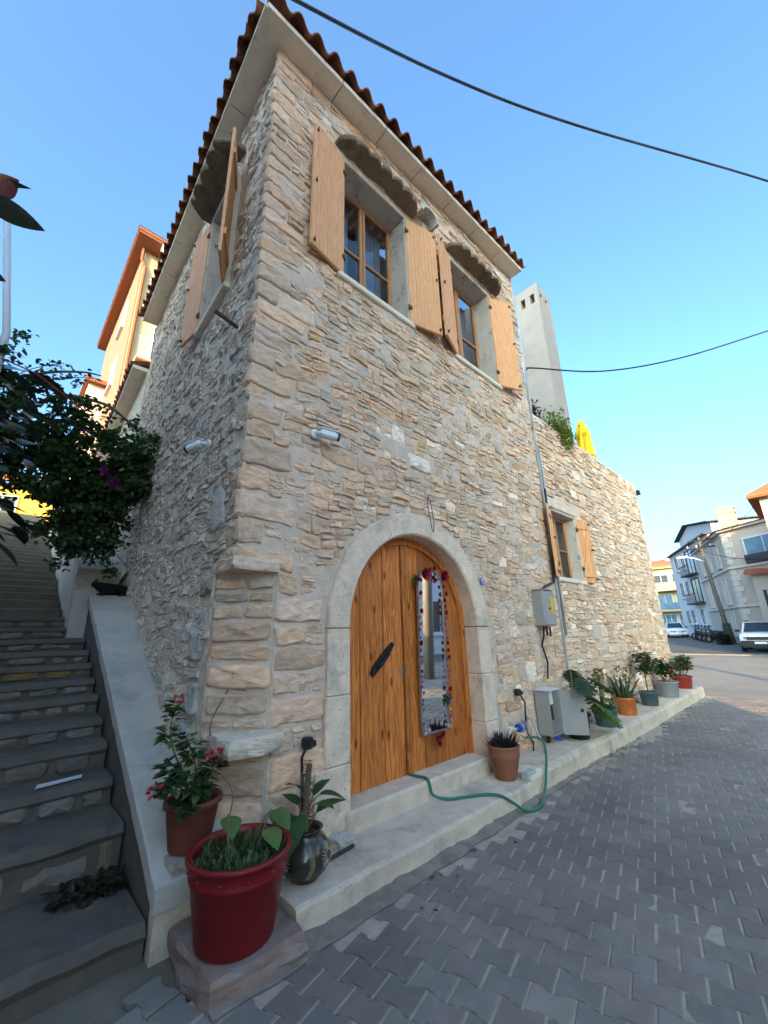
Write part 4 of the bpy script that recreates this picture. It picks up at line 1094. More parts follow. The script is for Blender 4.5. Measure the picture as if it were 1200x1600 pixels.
g = MB(); x, y = 77, 15.8; g.lathe([(0,0),(.45,.08),(.6,.3)], 12, (x,y,12.2)); g.tube([(x,y,11.3),(x,y,12.3)], .06, 6); g.box((x-.8,y-1.2,11.5),(x-.2,y-.4,12.4)); g.build('rooftop_tank', K['wgrey'], ob)
# ---- apartment block with orange trim above the stairs
ab = thing('orange_trim_block', 'sunlit yellow apartment block with orange eaves and downpipe above the stairs', 'building')
AX, AY, AT = 1.98, 18.0, 19.1
fy = Facade((AX,AY), (1,0), (0,-1)); fx = Facade((AX,AY), (0,1), (-1,0))
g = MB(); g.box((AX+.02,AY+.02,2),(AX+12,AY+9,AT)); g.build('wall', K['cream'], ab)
g = MB(); g.box((AX-.03,AY+.03,2),(AX+.015,AY+8.98,AT-.01)); g.build('side_wall', mat('painted_shade_wall', (.24,.135,.085), .85, .08, 2), ab)  # shade of this face put in as a brown skin on the cream wall
g = MB(); g.box((AX-.45,AY-.9,AT),(AX+12.4,AY+9.4,AT+.12)); g.box((AX-.48,AY-.93,AT+.12),(AX+12.4,AY+9.4,AT+.30)); g.build('eaves', K['orangetrim'], ab)
g = MB(); g.add([(AX-.5,AY-.95,AT+.3),(AX+12.5,AY-.95,AT+.3),(AX+12.5,AY+9.5,AT+.3),(AX-.5,AY+9.5,AT+.3),(AX+5,AY+4,AT+2),(AX+8,AY+4,AT+2)], [(0,1,5,4),(1,2,5),(2,3,4,5),(3,0,4)]); g.build('roof', K['redroof'], ab)
for i, z in enumerate((15.9,12.9,9.9)):
    fy.slab(ab,'balcony_floor','cream',.25,8,z-.22,z,0,.95); fy.slab(ab,'balcony_edge','orangetrim',.24,8,z-.24,z-.12,.951,.99)
    g = MB()
    for q in range(50): fy.box(g,.3+q*.14,.318+q*.14,z,z+.92,.90,.918)
    fy.box(g,.25,8,z+.92,z+.97,.885,.935); g.build('balcony_railing', K['wgrey'], ab)
    for s_ in (.9,3.4,5.8): fy.window(ab,s_,s_+1.3,z+.1,z+2.3,'white','glassdark',.08,False,1)
    if i == 0:
        g = MB(); fy.box(g,.55,.63,z,z+3.55,.82,.90); g.build('awning_post', K['whiteplastic'], ab); fy.slab(ab,'awning_box','whiteplastic',.5,6,z+3.0,z+3.25,.6,.9)
g = MB(); g.tube([(AX-.08,AY-.12,AT),(AX-.08,AY-.12,AT-.7),(AX+.10,AY-.10,AT-1.0),(AX+.10,AY-.10,4)], .07, 8); g.build('downpipe', K['orangetrim'], ab)
for z in (16.5,13.2): fx.window(ab,2.5,3.6,z,z+1.4,'white','glassdark',.08)
g = MB(); g.box((AX-.75,AY+4.5,2),(AX+.01,AY+9,13.9)); g.build('stair_tower', K['beige'], ab)
g = MB(); g.box((AX-.95,AY+4.2,13.9),(AX+.0,AY+9.2,14.12)); g.build('tower_eaves', K['orangetrim'], ab)
# ---- yellow house glowing at the top of the stairs
yb = thing('yellow_house', 'bright yellow sunlit house at the top of the stairway', 'building')
fyb = Facade((-6,27.5), (1,0), (0,-1)); fyb.slab(yb,'wall','ochre',0,11,2,9.5,-6,0); fyb.slab(yb,'base_wall','white',0,11,2,7.0,.01,.25)
g = MB(); g.add([fyb.p(-.4,9.5,.5),fyb.p(11.4,9.5,.5),fyb.p(11.4,11,-3),fyb.p(-.4,11,-3)], [(0,1,2,3)]); g.build('roof', K['redroof'], yb)
for s_ in (1.5,4.6,8.6): fyb.window(yb,s_,s_+1.0,7.5,8.8,'white','glassdark',.1)
# ---- added out-of-view neighbours, sized to shade house and street; seen in the door mirror
nb = thing('shading_neighbour', 'tall pale neighbour house left of the stairs, out of view, built up to shade the scene', 'building')
g = MB(); g.box((-15,-8.0,-.2),(-5.0,11.5,10.6)); g.box((-14,-6.4,10.6),(-5.05,-.4,12.8)); g.box((-12,-6.3,12.8),(-5.1,-4.0,16.4)); g.build('wall', K['white'], nb)  # roof block and tower are added masses that shade roof and chimney
fn = Facade((-5.0,-8.0), (0,1), (1,0))
for z in (1.2,4.4,7.6):
    for s_ in (1.5,5.0,8.5,12.5): fn.window(nb,s_,s_+1.2,z,z+1.5,'wgrey','glassblue',.1)
g = MB(); g.box((-15.2,-8.15,10.6),(-4.9,-6.41,10.72)); g.box((-15.2,-.39,10.6),(-4.9,11.6,10.72)); g.build('roof', K['wgrey'], nb)
ra = thing('added_facing_house', 'added low cream house with red roof across the street, behind the viewpoint', 'building')
fr1 = Facade((-3.6,-8.5), (1,0), (0,1)); fr1.slab(ra,'wall','cream',0,12.8,-.2,3.9,-7,0)
g = MB(); g.add([fr1.p(-.4,3.9,.5),fr1.p(13,3.9,.5),fr1.p(13,5.3,-3.5),fr1.p(-.4,5.3,-3.5),fr1.p(-.4,3.9,-7.5),fr1.p(13,3.9,-7.5)], [(0,1,2,3),(3,2,5,4)]); g.build('roof', K['redroof'], ra)
for s_ in (.9,3.4,6.0,9.5): fr1.window(ra,s_,s_+1.1,1.1,2.6,'white','glassdark',.1)
rb = thing('added_facing_block', 'added plain three storey block across the street, behind the viewpoint', 'building')
fr2 = Facade((9.6,-8.5), (1,0), (0,1)); fr2.slab(rb,'wall','wgrey',4.4,15.6,-.2,13.3,-9,0); fr2.slab(rb,'wing_wall','cream',0,4.39,-.2,8.3,-9,-.05); fr2.slab(rb,'cornice','white',4.3,15.8,13.3,13.5,-9.2,.2)
for z in (1.1,4.3,7.5):
    for s_ in (1,4,7.5,11,13.5): fr2.window(rb,s_,s_+1.3,z,z+1.6,'white','glassdark',.1)
# wooden utility pole opposite the door (seen in the mirror)
pm = MB(); pm.tube([(9.92,-2.6,-.1),(9.95,-2.62,4),(10.1,-2.66,9)], [.17,.15,.11], 12); tag(pm.build('utility_pole', K['wood2'], smooth=True), 'thick wooden utility pole reflected in the door mirror', 'utility pole')
# ================================================================== THINGS AT THE HOUSE
def child(mb, name, mt, parent, smooth=False): return mb.build(name, mt, parent, smooth)
# ---- tall arched mirror hung on the right door leaf, edged with artificial flowers
YM = YD-.03
mir = thing('wall_mirror', 'narrow arched mirror on the door edged with red and purple flowers', 'mirror', (3.52,YM,.62))
W2, HM = .20, 1.66
outl = [(-W2,0),(W2,0),(W2*1.0,HM-.2)]+[(W2*math.cos(a), HM-.2+.2*math.sin(a)) for a in [math.pi*i/10 for i in range(1,10)]]+[(-W2,HM-.2)]
lean = Matrix.Rotation(R(1.2),4,'X')
g = MB(); g.prism(outl[::-1], -.012, .004, 'y', M=lean); g.build('mirror_glass', K['mirror'], mir)
g = MB(); k = len(outl)
P = [lean @ Vector((p[0]*s_, y, HM/2+(p[1]-HM/2)*(1+(s_-1)*.25))) for s_, y in ((1.0,-.018),(1.09,-.018),(1.09,.006),(1.0,.006)) for p in outl]
g.add(P, [(q*k+i,q*k+(i+1)%k,((q+1)%4)*k+(i+1)%k,((q+1)%4)*k+i) for q in range(4) for i in range(k)]); g.build('frame', K['steel'], mir)
def flower_mesh(r, c, n=6):
    m_ = MB()
    for l in range(2):
        for i in range(n):
            a = 2*math.pi*(i+.5*l)/n+U(-.2,.2); d = Vector((math.cos(a),-.55-.5*l,math.sin(a))); t = U(.75,1.2)
            m_.leaf(Vector((0,0,0)), d, (0,-1,0), r*(1-.3*l), r*.42, fold=.3, droop=-.25, c=tuple(q*t for q in c), n=3)
    m_.lathe([(r*.25,0),(r*.2,.1*r),(0,.15*r)], 6, (0,-r*.3,0), c=tuple(q*.5 for q in c))
    return m_.mesh('flower', K['flower'])
FM = {'red': [flower_mesh(.036,(.32,.006,.018)) for _ in range(2)], 'purple': [flower_mesh(.026,(.28,.16,.42)) for _ in range(2)], 'white': [flower_mesh(.026,(.62,.56,.60)) for _ in range(2)], 'big': [flower_mesh(.10,(.38,.008,.03),9)]}
for side in (-1,1):
    z = .02
    while z < HM-.12:
        f_ = z/HM; cname = ('white' if U(0,1) < .7 else 'purple') if f_ < .16 else (('purple' if U(0,1) < .72 else 'red') if f_ < .72 else ('red' if U(0,1) < .75 else 'white'))
        new('flower', rng.choice(FM[cname]), mir, lean @ T(side*(W2+.012+U(-.012,.02)), -.03, z, 0, U(.8,1.25)) @ Matrix.Rotation(U(0,6),4,'Y')); z += U(.035,.085)
for dx, dz in ((-.16,0),(.17,.0)): new('flower', FM['big'][0], mir, lean @ T(dx, -.04, HM-.07+dz))
for dx, dz, kx in ((-.05,.01,'red'),(.03,.03,'red'),(.0,-.03,'white'),(-.1,-.1,'white'),(.1,-.1,'white'),(.06,-.06,'white'),(-.03,-1.70,'red'),(.03,-1.69,'red'),(.0,-1.75,'red'),(.06,-1.67,'red'),(-.15,-1.60,'white'),(.15,-1.60,'white')):
    new('flower', rng.choice(FM[kx]), mir, lean @ T(dx, -.035, HM-.02+dz, 0, 1.3))
g = MB()
for (px_, pz, n_) in ((.20,.28,14),(-.22,HM-.14,10),(.22,HM-.14,8)):
    for i in range(n_):
        a = U(0,6.28); g.leaf(Vector((px_,-.03,pz)), (math.cos(a),-.3,math.sin(a)), (0,-1,0), U(.05,.09), .014, c=(.035,.085,.03), n=3)
g.build('greenery', K['leaf'], mir)
# ---- blue bead charm on the arch
ey_ = thing('evil_eye_charm', 'small round blue and white bead hung beside the door arch', 'charm', (4.30,F0-.075,2.18))
for r_, y0, mt in ((.042,0,'blue'),(.028,-.006,'whiteplastic'),(.016,-.010,'blue'),(.008,-.013,'blackplastic')):
    g = MB(); g.tube([(0,y0,0),(0,y0-.008,0)], r_, 18); g.build('bead_ring', K[mt], ey_)
g = MB(); g.tube([(0,-.002,.04),(0,.0,.10)], .003, 5); g.build('cord', K['steel'], ey_)
# thin wire loop hanging over the arch
g = MB(); g.tube([(3.36,F0-.07,3.08),(3.345,F0-.08,2.95),(3.37,F0-.085,2.80),(3.39,F0-.085,2.68),(3.415,F0-.085,2.67),(3.43,F0-.085,2.80),(3.40,F0-.08,3.0),(3.37,F0-.07,3.08)], .004, 5)
tag(g.build('wire_loop', K['iron']), 'thin loose wire loop hanging over the top of the arch', 'wire')
# ---- security cameras
def seccam(loc, yaw, label):
    t = thing('security_camera', label, 'camera', loc, yaw, 'bullet cameras on the house walls')
    g = MB(); g.tube([(0,.0,0),(0,-.03,0)], .042, 16); g.build('base', K['whiteplastic'], t)
    g = MB(); g.tube([(0,-.03,0),(.01,-.07,-.005),(.035,-.085,-.01)], .016, 8); g.build('arm', K['whiteplastic'], t)
    b_ = MB(); M_ = Matrix.Translation((.10,-.10,-.015)) @ Matrix.Rotation(R(12),4,'Y') @ Matrix.Rotation(R(-25),4,'Z')
    b_.bbox((-.085,-.036,-.036),(.085,.036,.036), .014, M=M_); body = b_.build('body', K['whiteplastic'], t)
    g = MB(); g.tube([M_ @ Vector((.083,0,0)), M_ @ Vector((.102,0,0))], .033, 14); g.build('lens', K['blackplastic'], body)
    g = MB(); g.box((-.09,-.04,.036),(.115,.04,.043), M=M_); g.build('sun_shield', K['whiteplastic'], t)
seccam((1.82,F0-.045,3.36), 0, 'white bullet camera on the front wall above the door arch')
seccam(lw(.72,.06)+Vector((0,0,3.34)), R(-90)+0*LA, 'white bullet camera on the side wall above the stairs')
for o in col.objects:
    if o.name.startswith('security_camera') and 'side wall' in o.get('label',''):
        o.scale = (-1,1,1); o.rotation_euler = (0,0,R(-90))
# ---- electricity boxes
t = thing('meter_box', 'closed grey metal box with yellow sticker under the small shuttered window', 'electric box', (5.62,F0-.19,1.64))
g = MB(); g.bbox((0,0,0),(.33,.18,.50), .012); g.build('cabinet', K['greybox'], t)
g = MB(); g.bbox((.008,-.014,.015),(.322,-.001,.485), .004); dr = g.build('cabinet_door', K['greybox'], t)
g = MB(); g.box((.18,-.0175,.16),(.27,-.0145,.42)); g.build('sticker', K['yellow'], dr)
g = MB(); g.tube([(.14,-.012,.24),(.14,-.03,.24)], .014, 10); g.build('lock_knob', K['blackplastic'], dr)
g = MB(); g.box((-.012,-.02,.50),(.342,.185,.512)); g.build('rain_lid', K['greybox'], t)
t = thing('meter_cabinet', 'grey metal cabinet standing open with its door swung out, beside the water meter', 'electric box', (5.33,F0-.23,.31))
g = MB(); w_, d_, h_ = .28, .19, .52
g.box((0,0,0),(.012,d_,h_)); g.box((w_-.012,0,0),(w_,d_,h_)); g.box((.012,d_-.012,0),(w_-.012,d_,h_)); g.box((.012,0,0),(w_-.012,d_-.012,.012)); g.box((.012,0,h_-.012),(w_-.012,d_-.012,h_)); g.build('cabinet', K['greybox'], t)
g = MB(); g.box((-.015,-.03,h_+.002),(w_+.015,d_,h_+.016)); g.build('rain_lid', K['white'], t)
dM = Matrix.Translation((w_,-.004,0)) @ Matrix.Rotation(R(-58),4,'Z')
g = MB(); g.bbox((0,0,-.02),(.31,.016,h_-.01), .003, M=dM); dr = g.build('cabinet_door', K['greybox'], t)
g = MB(); g.tube([dM @ Vector((.26,-.012,.27)), dM @ Vector((.26,.0,.27))], .022, 12); g.build('lock_knob', K['blackplastic'], dr)
g = MB(); g.bbox((.06,.06,.34),(.24,.18,.53), .008); g.build('meter', K['whiteplastic'], t)
g = MB(); g.bbox((.10,.05,.16),(.18,.18,.33), .006); g.build('breaker', K['blackplastic'], t)
g = MB(); g.tube([(.12,.12,.0),(.14,.14,-.06),(.10,.13,-.125)], .025, 8); g.build('inlet_pipe', K['blackplastic'], t)
g = MB(); g.tube([(.22,.12,.0),(.26,.10,-.06),(.34,.06,-.115)], .022, 8); g.build('inlet_pipe', K['blue'], t)
t = thing('power_cable', 'black power cable running down the wall through the grey boxes', 'cable')
for pts_, r_ in (([(5.72,F0-.1,1.64),(5.70,F0-.09,1.5),(5.68,F0-.06,1.38),(5.74,F0-.08,1.15),(5.64,F0-.1,.95)],.014),([(5.80,F0-.1,1.64),(5.81,F0-.1,1.52),(5.90,F0-.1,1.50),(5.91,F0-.1,1.62)],.014),([(6.46,F0-.085,3.9),(6.42,F0-.085,3.0),(6.36,F0-.09,2.6),(6.30,F0-.08,2.3),(5.95,F0-.1,2.22),(5.80,F0-.1,2.14)],.02)):
    g = MB(); g.tube(pts_, r_, 6); g.build('cable_run', K['blackplastic'], t)
# ---- wall spot with black cord beside the terracotta pot
def spot(loc, label, dn):
    t = thing('wall_spot', label, 'outlet', loc, 0, 'black outlets low on the front wall')
    g = MB(); g.bbox((-.035,-.05,-.04),(.035,.02,.04), .01); g.lathe([(.03,0),(.034,-.03),(.02,-.04)], 10, (.03,-.03,.01)); g.build('housing', K['blackplastic'], t)
    g = MB(); g.tube([Vector(p) for p in dn], .011, 6); g.build('cord', K['blackplastic'], t)
spot((4.86,F0-.06,.86), 'black socket with dangling cord on the wall above the water meter', [(.02,-.03,-.03),(.08,-.05,-.12),(.04,-.06,-.26),(.02,-.06,-.38),(.03,-.08,-.48),(.10,-.09,-.56),(.06,-.1,-.64)])
spot((1.83,F0-.06,.84), 'black socket with short cord on the wall left of the door', [(-.02,-.03,-.03),(-.06,-.04,-.08),(-.06,-.05,-.2),(-.05,-.06,-.40)])
# ---- water meter and tap
t = thing('water_meter', 'blue water meter on brass pipework with a tap beside the terracotta pot', 'water meter', (4.72,F0-.13,.50))
g = MB(); g.tube([(0,0,0),(0,-.0,.0)], .04, 12); g.tube([(-.055,-.01,0),(-.02,-.01,0)], .045, 14); g.tube([(.02,-.01,0),(.06,-.01,0)], .045, 14); g.build('meter_body', K['blue'], t)
g = MB(); g.tube([(-.02,-.01,0),(.02,-.01,0)], .05, 16); g.build('meter_ring', K['greybox'], t)
g = MB(); g.tube([(-.26,.04,-.05),(-.18,-.01,-.02),(-.05,-.01,0)], .014, 8); g.tube([(.06,-.01,0),(.16,-.0,.03),(.24,.02,.06)], .016, 8); g.tube([(-.14,-.01,-.02),(-.10,-.08,-.06),(-.06,-.1,-.09)], .011, 8); g.build('pipework', K['brass'], t)
g = MB(); g.tube([(-.27,-.03,-.10),(-.27,-.03,.01),(-.24,-.05,.03),(-.20,-.06,.02)], .016, 8); g.bbox((-.30,-.06,.02),(-.22,-.02,.05), .008); g.build('tap', K['whiteplastic'], t)
g = MB(); g.tube([(4.96,F0-.10,.57),(5.0,F0-.14,.55),(4.98,F0-.28,.21)], .017, 8); tag(g.build('drain_pipe', K['pipe'], smooth=True), 'grey plastic pipe slanting from the water meter down to the plinth', 'pipe')
# ---- green garden hose
def smoothpts(pts, n=8):
    pts = [Vector(p) for p in pts]; out = []
    for i in range(len(pts)-1):
        p0, p1, p2, p3 = pts[max(i-1,0)], pts[i], pts[i+1], pts[min(i+2,len(pts)-1)]
        for k in range(n):
            t_ = k/n; out.append(.5*((2*p1)+(p2-p0)*t_+(2*p0-5*p1+4*p2-p3)*t_*t_+(3*p1-p0-3*p2+p3)*t_**3))
    out.append(pts[-1]); return out
hp = [(4.66,F0-.23,.42),(4.72,F0-.35,.42),(4.64,2.42,.36),(4.45,2.34,.20),(4.27,2.29,.06),(4.02,2.22,.013),(3.84,2.26,.02),(3.72,2.32,.10),(3.62,2.38,.165),(3.55,2.50,.163),(3.38,2.60,.162),(3.24,2.68,.164),(3.14,2.76,.20),(3.13,2.79,.29),(3.14,2.84,.316),(3.13,2.95,.312),(3.12,3.03,.312)]
g = MB(); g.tube(smoothpts(hp), .0125, 8); tag(g.build('garden_hose', K['hose'], smooth=True), 'green garden hose running from the tap across the step to the door', 'hose')
# ================================================================== POTS AND PLANTS
GREEN = [(.045,.095,.030),(.035,.075,.028),(.060,.115,.035),(.028,.060,.026)]
def tint(c, a=.7, b=1.35): t_ = U(a,b); return (c[0]*t_, c[1]*t_, c[2]*t_)
def pot(t, prof, mt, soil_z, soil_r, n=28, rimprof=None):
    g = MB(); g.lathe(prof, n); o = g.build('pot', mt, t, smooth=False)
    for p in o.data.polygons: p.use_smooth = True
    if rimprof: g = MB(); g.lathe(rimprof, n); r_ = g.build('rim', mt, t, True)
    g = MB(); rings = [(soil_r,soil_z)]; P = []
    m_ = 18
    for r_, k in ((soil_r,0),(soil_r*.75,1),(soil_r*.4,2)):
        for i in range(m_): a = 2*math.pi*i/m_; P.append((r_*math.cos(a), r_*math.sin(a), soil_z+.012*fbm(r_*30+i, i*.9, k)))
    P.append((0,0,soil_z+.008)); Fs = [(k*m_+i,k*m_+(i+1)%m_,(k+1)*m_+(i+1)%m_,(k+1)*m_+i) for k in range(2) for i in range(m_)]+[(2*m_+i,2*m_+(i+1)%m_,3*m_) for i in range(m_)]
    g.add(P, Fs); g.build('soil', K['soil'], t)
def simple_prof(r0, r1, h, th=.012, lip=.018, liph=.03):
    return [(0,.0),(r0*.96,0),(r0,.008),(r0+(r1-r0)*.9,h-liph),(r1+lip*.2,h-liph+.002),(r1+lip,h-liph+.008),(r1+lip,h-.006),(r1+lip-.006,h),(r1-.004,h),(r1-th,h-.012),(r1-th-.005,h-.06)]
def bushy(t, stems, leafL, leafW, n, spread, greens=GREEN, flowers=None, droop=.25, mt='leaf', nl_=4):
    """stems: list of point lists; leaves cluster along the upper part of each stem"""
    g = MB()
    for s_ in stems: g.tube(s_, [max(.0025, .009*(1-.8*i/(len(s_)-1))) for i in range(len(s_))], 5)
    g.build('stem', K['stem'], t, True)
    g = MB()
    for s_ in stems:
        pts = [Vector(p) for p in s_]
        for _ in range(n):
            u = U(.35,1)**.7*(len(pts)-1); i = min(int(u), len(pts)-2); p = pts[i].lerp(pts[i+1], u-i)
            a = U(0,6.28); d = Vector((math.cos(a), math.sin(a), U(-.25,.8))); q = p+d.normalized()*U(0,spread)
            g.leaf(q, d, (U(-.4,.4),U(-.4,.4),1), leafL*U(.7,1.25), leafW*U(.8,1.2), fold=.2, droop=droop, c=tint(rng.choice(greens)), n=nl_)
    g.build('foliage', K[mt], t)
    if flowers:
        for (p, r_, c) in flowers:
            m_ = MB()
            for _ in range(26):
                d = Vector((U(-1,1),U(-1,1),U(-.5,1))).normalized(); q = Vector(p)+d*r_*U(.4,.8)
                m_.leaf(q, d+Vector((U(-.4,.4),U(-.4,.4),0)), (U(-1,1),U(-1,1),1), r_*.7, r_*.28, c=tint(c,.75,1.2), n=3)
            m_.build('flower', K['flower'], t)
def stemset(n, r0, h, lean, k=5, base_r=.03, z0=0):
    out = []
    for _ in range(n):
        a = U(0,6.28); l = U(.3,1)*lean; hh = h*U(.65,1.05); b = Vector((math.cos(a),math.sin(a),0)); st = b*U(0,base_r)
        out.append([st+b*(l*(i/k)**1.5)+Vector((U(-.012,.012),U(-.012,.012),z0+hh*i/k)) for i in range(k+1)])
    return out
# -- big red planter
t = thing('red_planter', 'big glossy red planter with sprouting seedlings on the pinkish stone block', 'plant pot', (1.20,2.47,.113), R(15)); t.scale = (1.03,1.03,.88)
prof = [(0,0),(.182,0),(.192,.012),(.238,.33),(.246,.336),(.241,.345),(.250,.415),(.262,.420),(.268,.432),(.264,.445),(.250,.448),(.240,.438),(.236,.40),(.23,.36)]
pot(t, prof, K['redpot'], .385, .236, 40)
for i in range(12):
    a = 2*math.pi*i/12; g = MB(); g.lathe([(.0,.010),(.007,.008),(.012,.0)], 8); o = g.build('stud', K['redpot'], t, True)
    o.matrix_local = Matrix.Translation((.2455*math.cos(a), .2455*math.sin(a), .375)) @ Matrix.Rotation(a,4,'Z') @ Matrix.Rotation(R(90),4,'Y')
g = MB()
for _ in range(520):
    a, r_ = U(0,6.28), .22*math.sqrt(U(0,1)); p = Vector((r_*math.cos(a), r_*math.sin(a), .385)); 
    d = Vector((U(-.5,.5),U(-.5,.5),U(.6,1.3)))
    g.leaf(p, d, (U(-1,1),U(-1,1),.2), U(.02,.085), U(.003,.011), fold=.15, droop=.35, c=tint(rng.choice([(.075,.12,.03),(.05,.09,.025),(.11,.14,.04)])), n=3)
g.build('seedlings', K['leaf'], t, kind='stuff')
lv = [((.10,-.02),(.14,.05,.16),.15),((.02,.10),(-.02,.02,.20),.13),((.15,.06),(.16,.06,.10),.12),((.06,.0),(.02,-.1,.15),.13)]
for (b, d, s_) in lv:
    g = MB(); p0 = Vector((b[0],b[1],.385)); p1 = p0+Vector(d); g.tube(smoothpts([p0,(p0+p1)/2+Vector((0,0,.03)),p1],5), .004, 5); lf_ = g.build('leaf_stalk', K['stem'], t)
    m_ = MB(); m_.leaf(p1-Vector((0,0,.01)), Vector((d[0]*.6-.05,d[1]*.6-.2,-.05)), (0,-.5,1), s_, s_*.46, fold=.18, droop=.45, c=(.12,.19,.05), n=6); m_.build('leaf', K['leaf'], t, True)
g = MB(); g.tube(smoothpts([(-.05,.02,.385),(-.06,.04,.55),(-.02,.07,.72),(-.1,.1,.86),(-.2,.12,.92)]), [.006]*16+[.003]*17 if False else .0045, 5); g.build('dry_twig', K['stem'], t)
g = MB()
for _ in range(30):
    p = Vector((U(-.15,.15),U(-.15,.15),.397)); g.leaf(p, (U(-1,1),U(-1,1),.1), (0,0,1), U(.015,.035), .008, c=(.42,.36,.24), n=3)
g.build('leaf_litter', K['leaf'], t)
# -- terracotta tub with shrub verbena on the parapet end
tag(rock((.96,2.80,.325),(1.25,3.0,.385), K['stone'], 'prop_stone', amp=.02, c=(.42,.36,.27), seed=5), 'flat rough stone wedged under the flowering terracotta tub', 'stone')
t = thing('flowering_tub', 'brown terracotta tub with red flowering shrub standing on the parapet end', 'plant pot', (1.10,2.95,.39))
pot(t, simple_prof(.118,.155,.26,lip=.014,liph=.04), mat('dark_terracotta', (.19,.055,.035), .7, .15, 9, .2, 50, .25, stain=((.23,.10,.07), 5, .6, .75)), .235, .14)
st_ = [[(0,.02,.23),(-.06,.03,.38),(-.13,.05,.52),(-.17,.05,.66),(-.14,.06,.80)],[(.02,0,.23),(-.06,-.05,.33),(-.16,-.1,.38),(-.26,-.13,.36)],[(0,0,.23),(.03,-.06,.36),(.08,-.10,.46)],[(-.02,0,.23),(-.1,.0,.35),(-.19,.0,.46)],[(0,0,.23),(0,-.07,.31),(-.04,-.14,.34)],[(0,0,.23),(.0,.02,.42),(-.06,.04,.58)],[(0,0,.23),(-.05,-.08,.27),(-.13,-.17,.24)]]
st_ = [smoothpts(s_,3) for s_ in st_]
bushy(t, st_, .075, .022, 46, .05, [(.050,.100,.028),(.065,.125,.03),(.035,.075,.025),(.085,.145,.035)], [((-.14,.06,.82),.035,(.55,.03,.02)),((-.27,-.14,.38),.040,(.60,.05,.05)),((.07,-.11,.49),.045,(.68,.03,.10)),((-.22,.02,.60),.02,(.5,.02,.02))])
g = MB(); g.tube(smoothpts([(.05,.03,.22),(.14,.06,.45),(.10,.10,.62),(.20,.14,.80),(.30,.15,.93)]), .005, 5); g.build('stem', K['stem'], t, True)
g = MB()
for _ in range(30): p = Vector((.30+U(-.06,.05),.15+U(-.05,.05),.93+U(-.10,.07))); g.leaf(p,(U(-1,1),U(-1,1),U(-.6,.6)),(0,0,1),U(.06,.10),.022,c=tint((.05,.12,.03)),n=4)
g.build('foliage', K['leaf'], t)
# -- dark patterned ceramic vase with cactus and broad leaves
K['vase'] = mat('vase_glaze', (.035,.028,.022), .22, .3, 8, spec=.6)
K['vasegold'] = mat('vase_gold_pattern', (.30,.24,.12), .25, .2, 10, spec=.6)
VZ = 1
t = thing('ceramic_vase', 'round black vase with gold sunburst pattern, cactus inside, beside the red planter', 'vase', (1.70,2.60,.148), R(-60))
pf_ = [(0,0),(.09,0),(.095,.01),(.140,.05),(.168,.11),(.160,.165),(.120,.215),(.095,.235),(.100,.255),(.112,.265),(.100,.266),(.085,.25),(.085,.22)]
pot(t, pf_, K['vase'], .228, .086)
def vr(z):
    for (r0,z0),(r1,z1) in zip(pf_[3:7],pf_[4:8]):
        if z0 <= z <= z1: return r0+(r1-r0)*(z-z0)/(z1-z0)
    return .12
for cen in (0,2.1,4.2):
    g = MB()
    for i in range(22):
        a = 2*math.pi*i/22; pts = []
        for r_ in (.022,.04,.06): ang = cen+r_*math.cos(a)/.145; z = .135+r_*math.sin(a)*1.1; R_ = vr(z)+.0015; pts.append((R_*math.cos(ang),R_*math.sin(ang),z))
        g.tube(pts, .0028, 4)
    g.build('sunburst', K['vasegold'], t)
    for k in range(4):
        g = MB(); pts = []
        for i in range(15): z = .05+.16*i/14; ang = cen+1.05+.05*k+.16*math.sin(math.pi*i/14); R_ = vr(z)+.001; pts.append((R_*math.cos(ang),R_*math.sin(ang),z))
        g.tube(pts, .0025, 4); g.build('stripe', K['vasegold'], t)
g = MB(); g.tube(smoothpts([(0,0,.24),(.0,.0,.45),(.01,.01,.62)]), .020, 7); g.tube([(-.05,.02,.24),(-.05,.02,.56)], .008, 5); g.build('cactus', K['stem'], t)
g = MB()
for i in range(240):
    z = .24+.40*U(0,1); a = U(0,6.28); p = Vector((.018*math.cos(a),.018*math.sin(a),z)); g.leaf(p,(math.cos(a),math.sin(a),.4),(0,0,1),.022,.005,c=tint((.035,.055,.03)),n=3)
g.build('spines', K['leaf'], t)
for (d, L_, z) in (((.6,.5,.6),.20,.28),((-.4,-.8,.5),.17,.30),((.1,-.9,-.2),.22,.38),((-.8,.2,.7),.15,.32),((.75,-.25,.45),.16,.36),((.8,.4,.2),.17,.42),((.3,.6,.8),.15,.36),((-.2,-.6,.8),.14,.42),((.9,-.1,.7),.10,.46)):
    m_ = MB(); dd = Vector(d).normalized(); m_.leaf(Vector((0,0,z))+dd*.08, dd, (0,0,1), L_, L_*.30, fold=.15, droop=.5, c=tint((.045,.105,.03),.8,1.3), n=6); m_.build('leaf', K['leaf'], t, True)
    g = MB(); g.tube([(0,0,z-.05),Vector((0,0,z))+dd*.085], .004, 5); g.build('leaf_stalk', K['stem'], t)
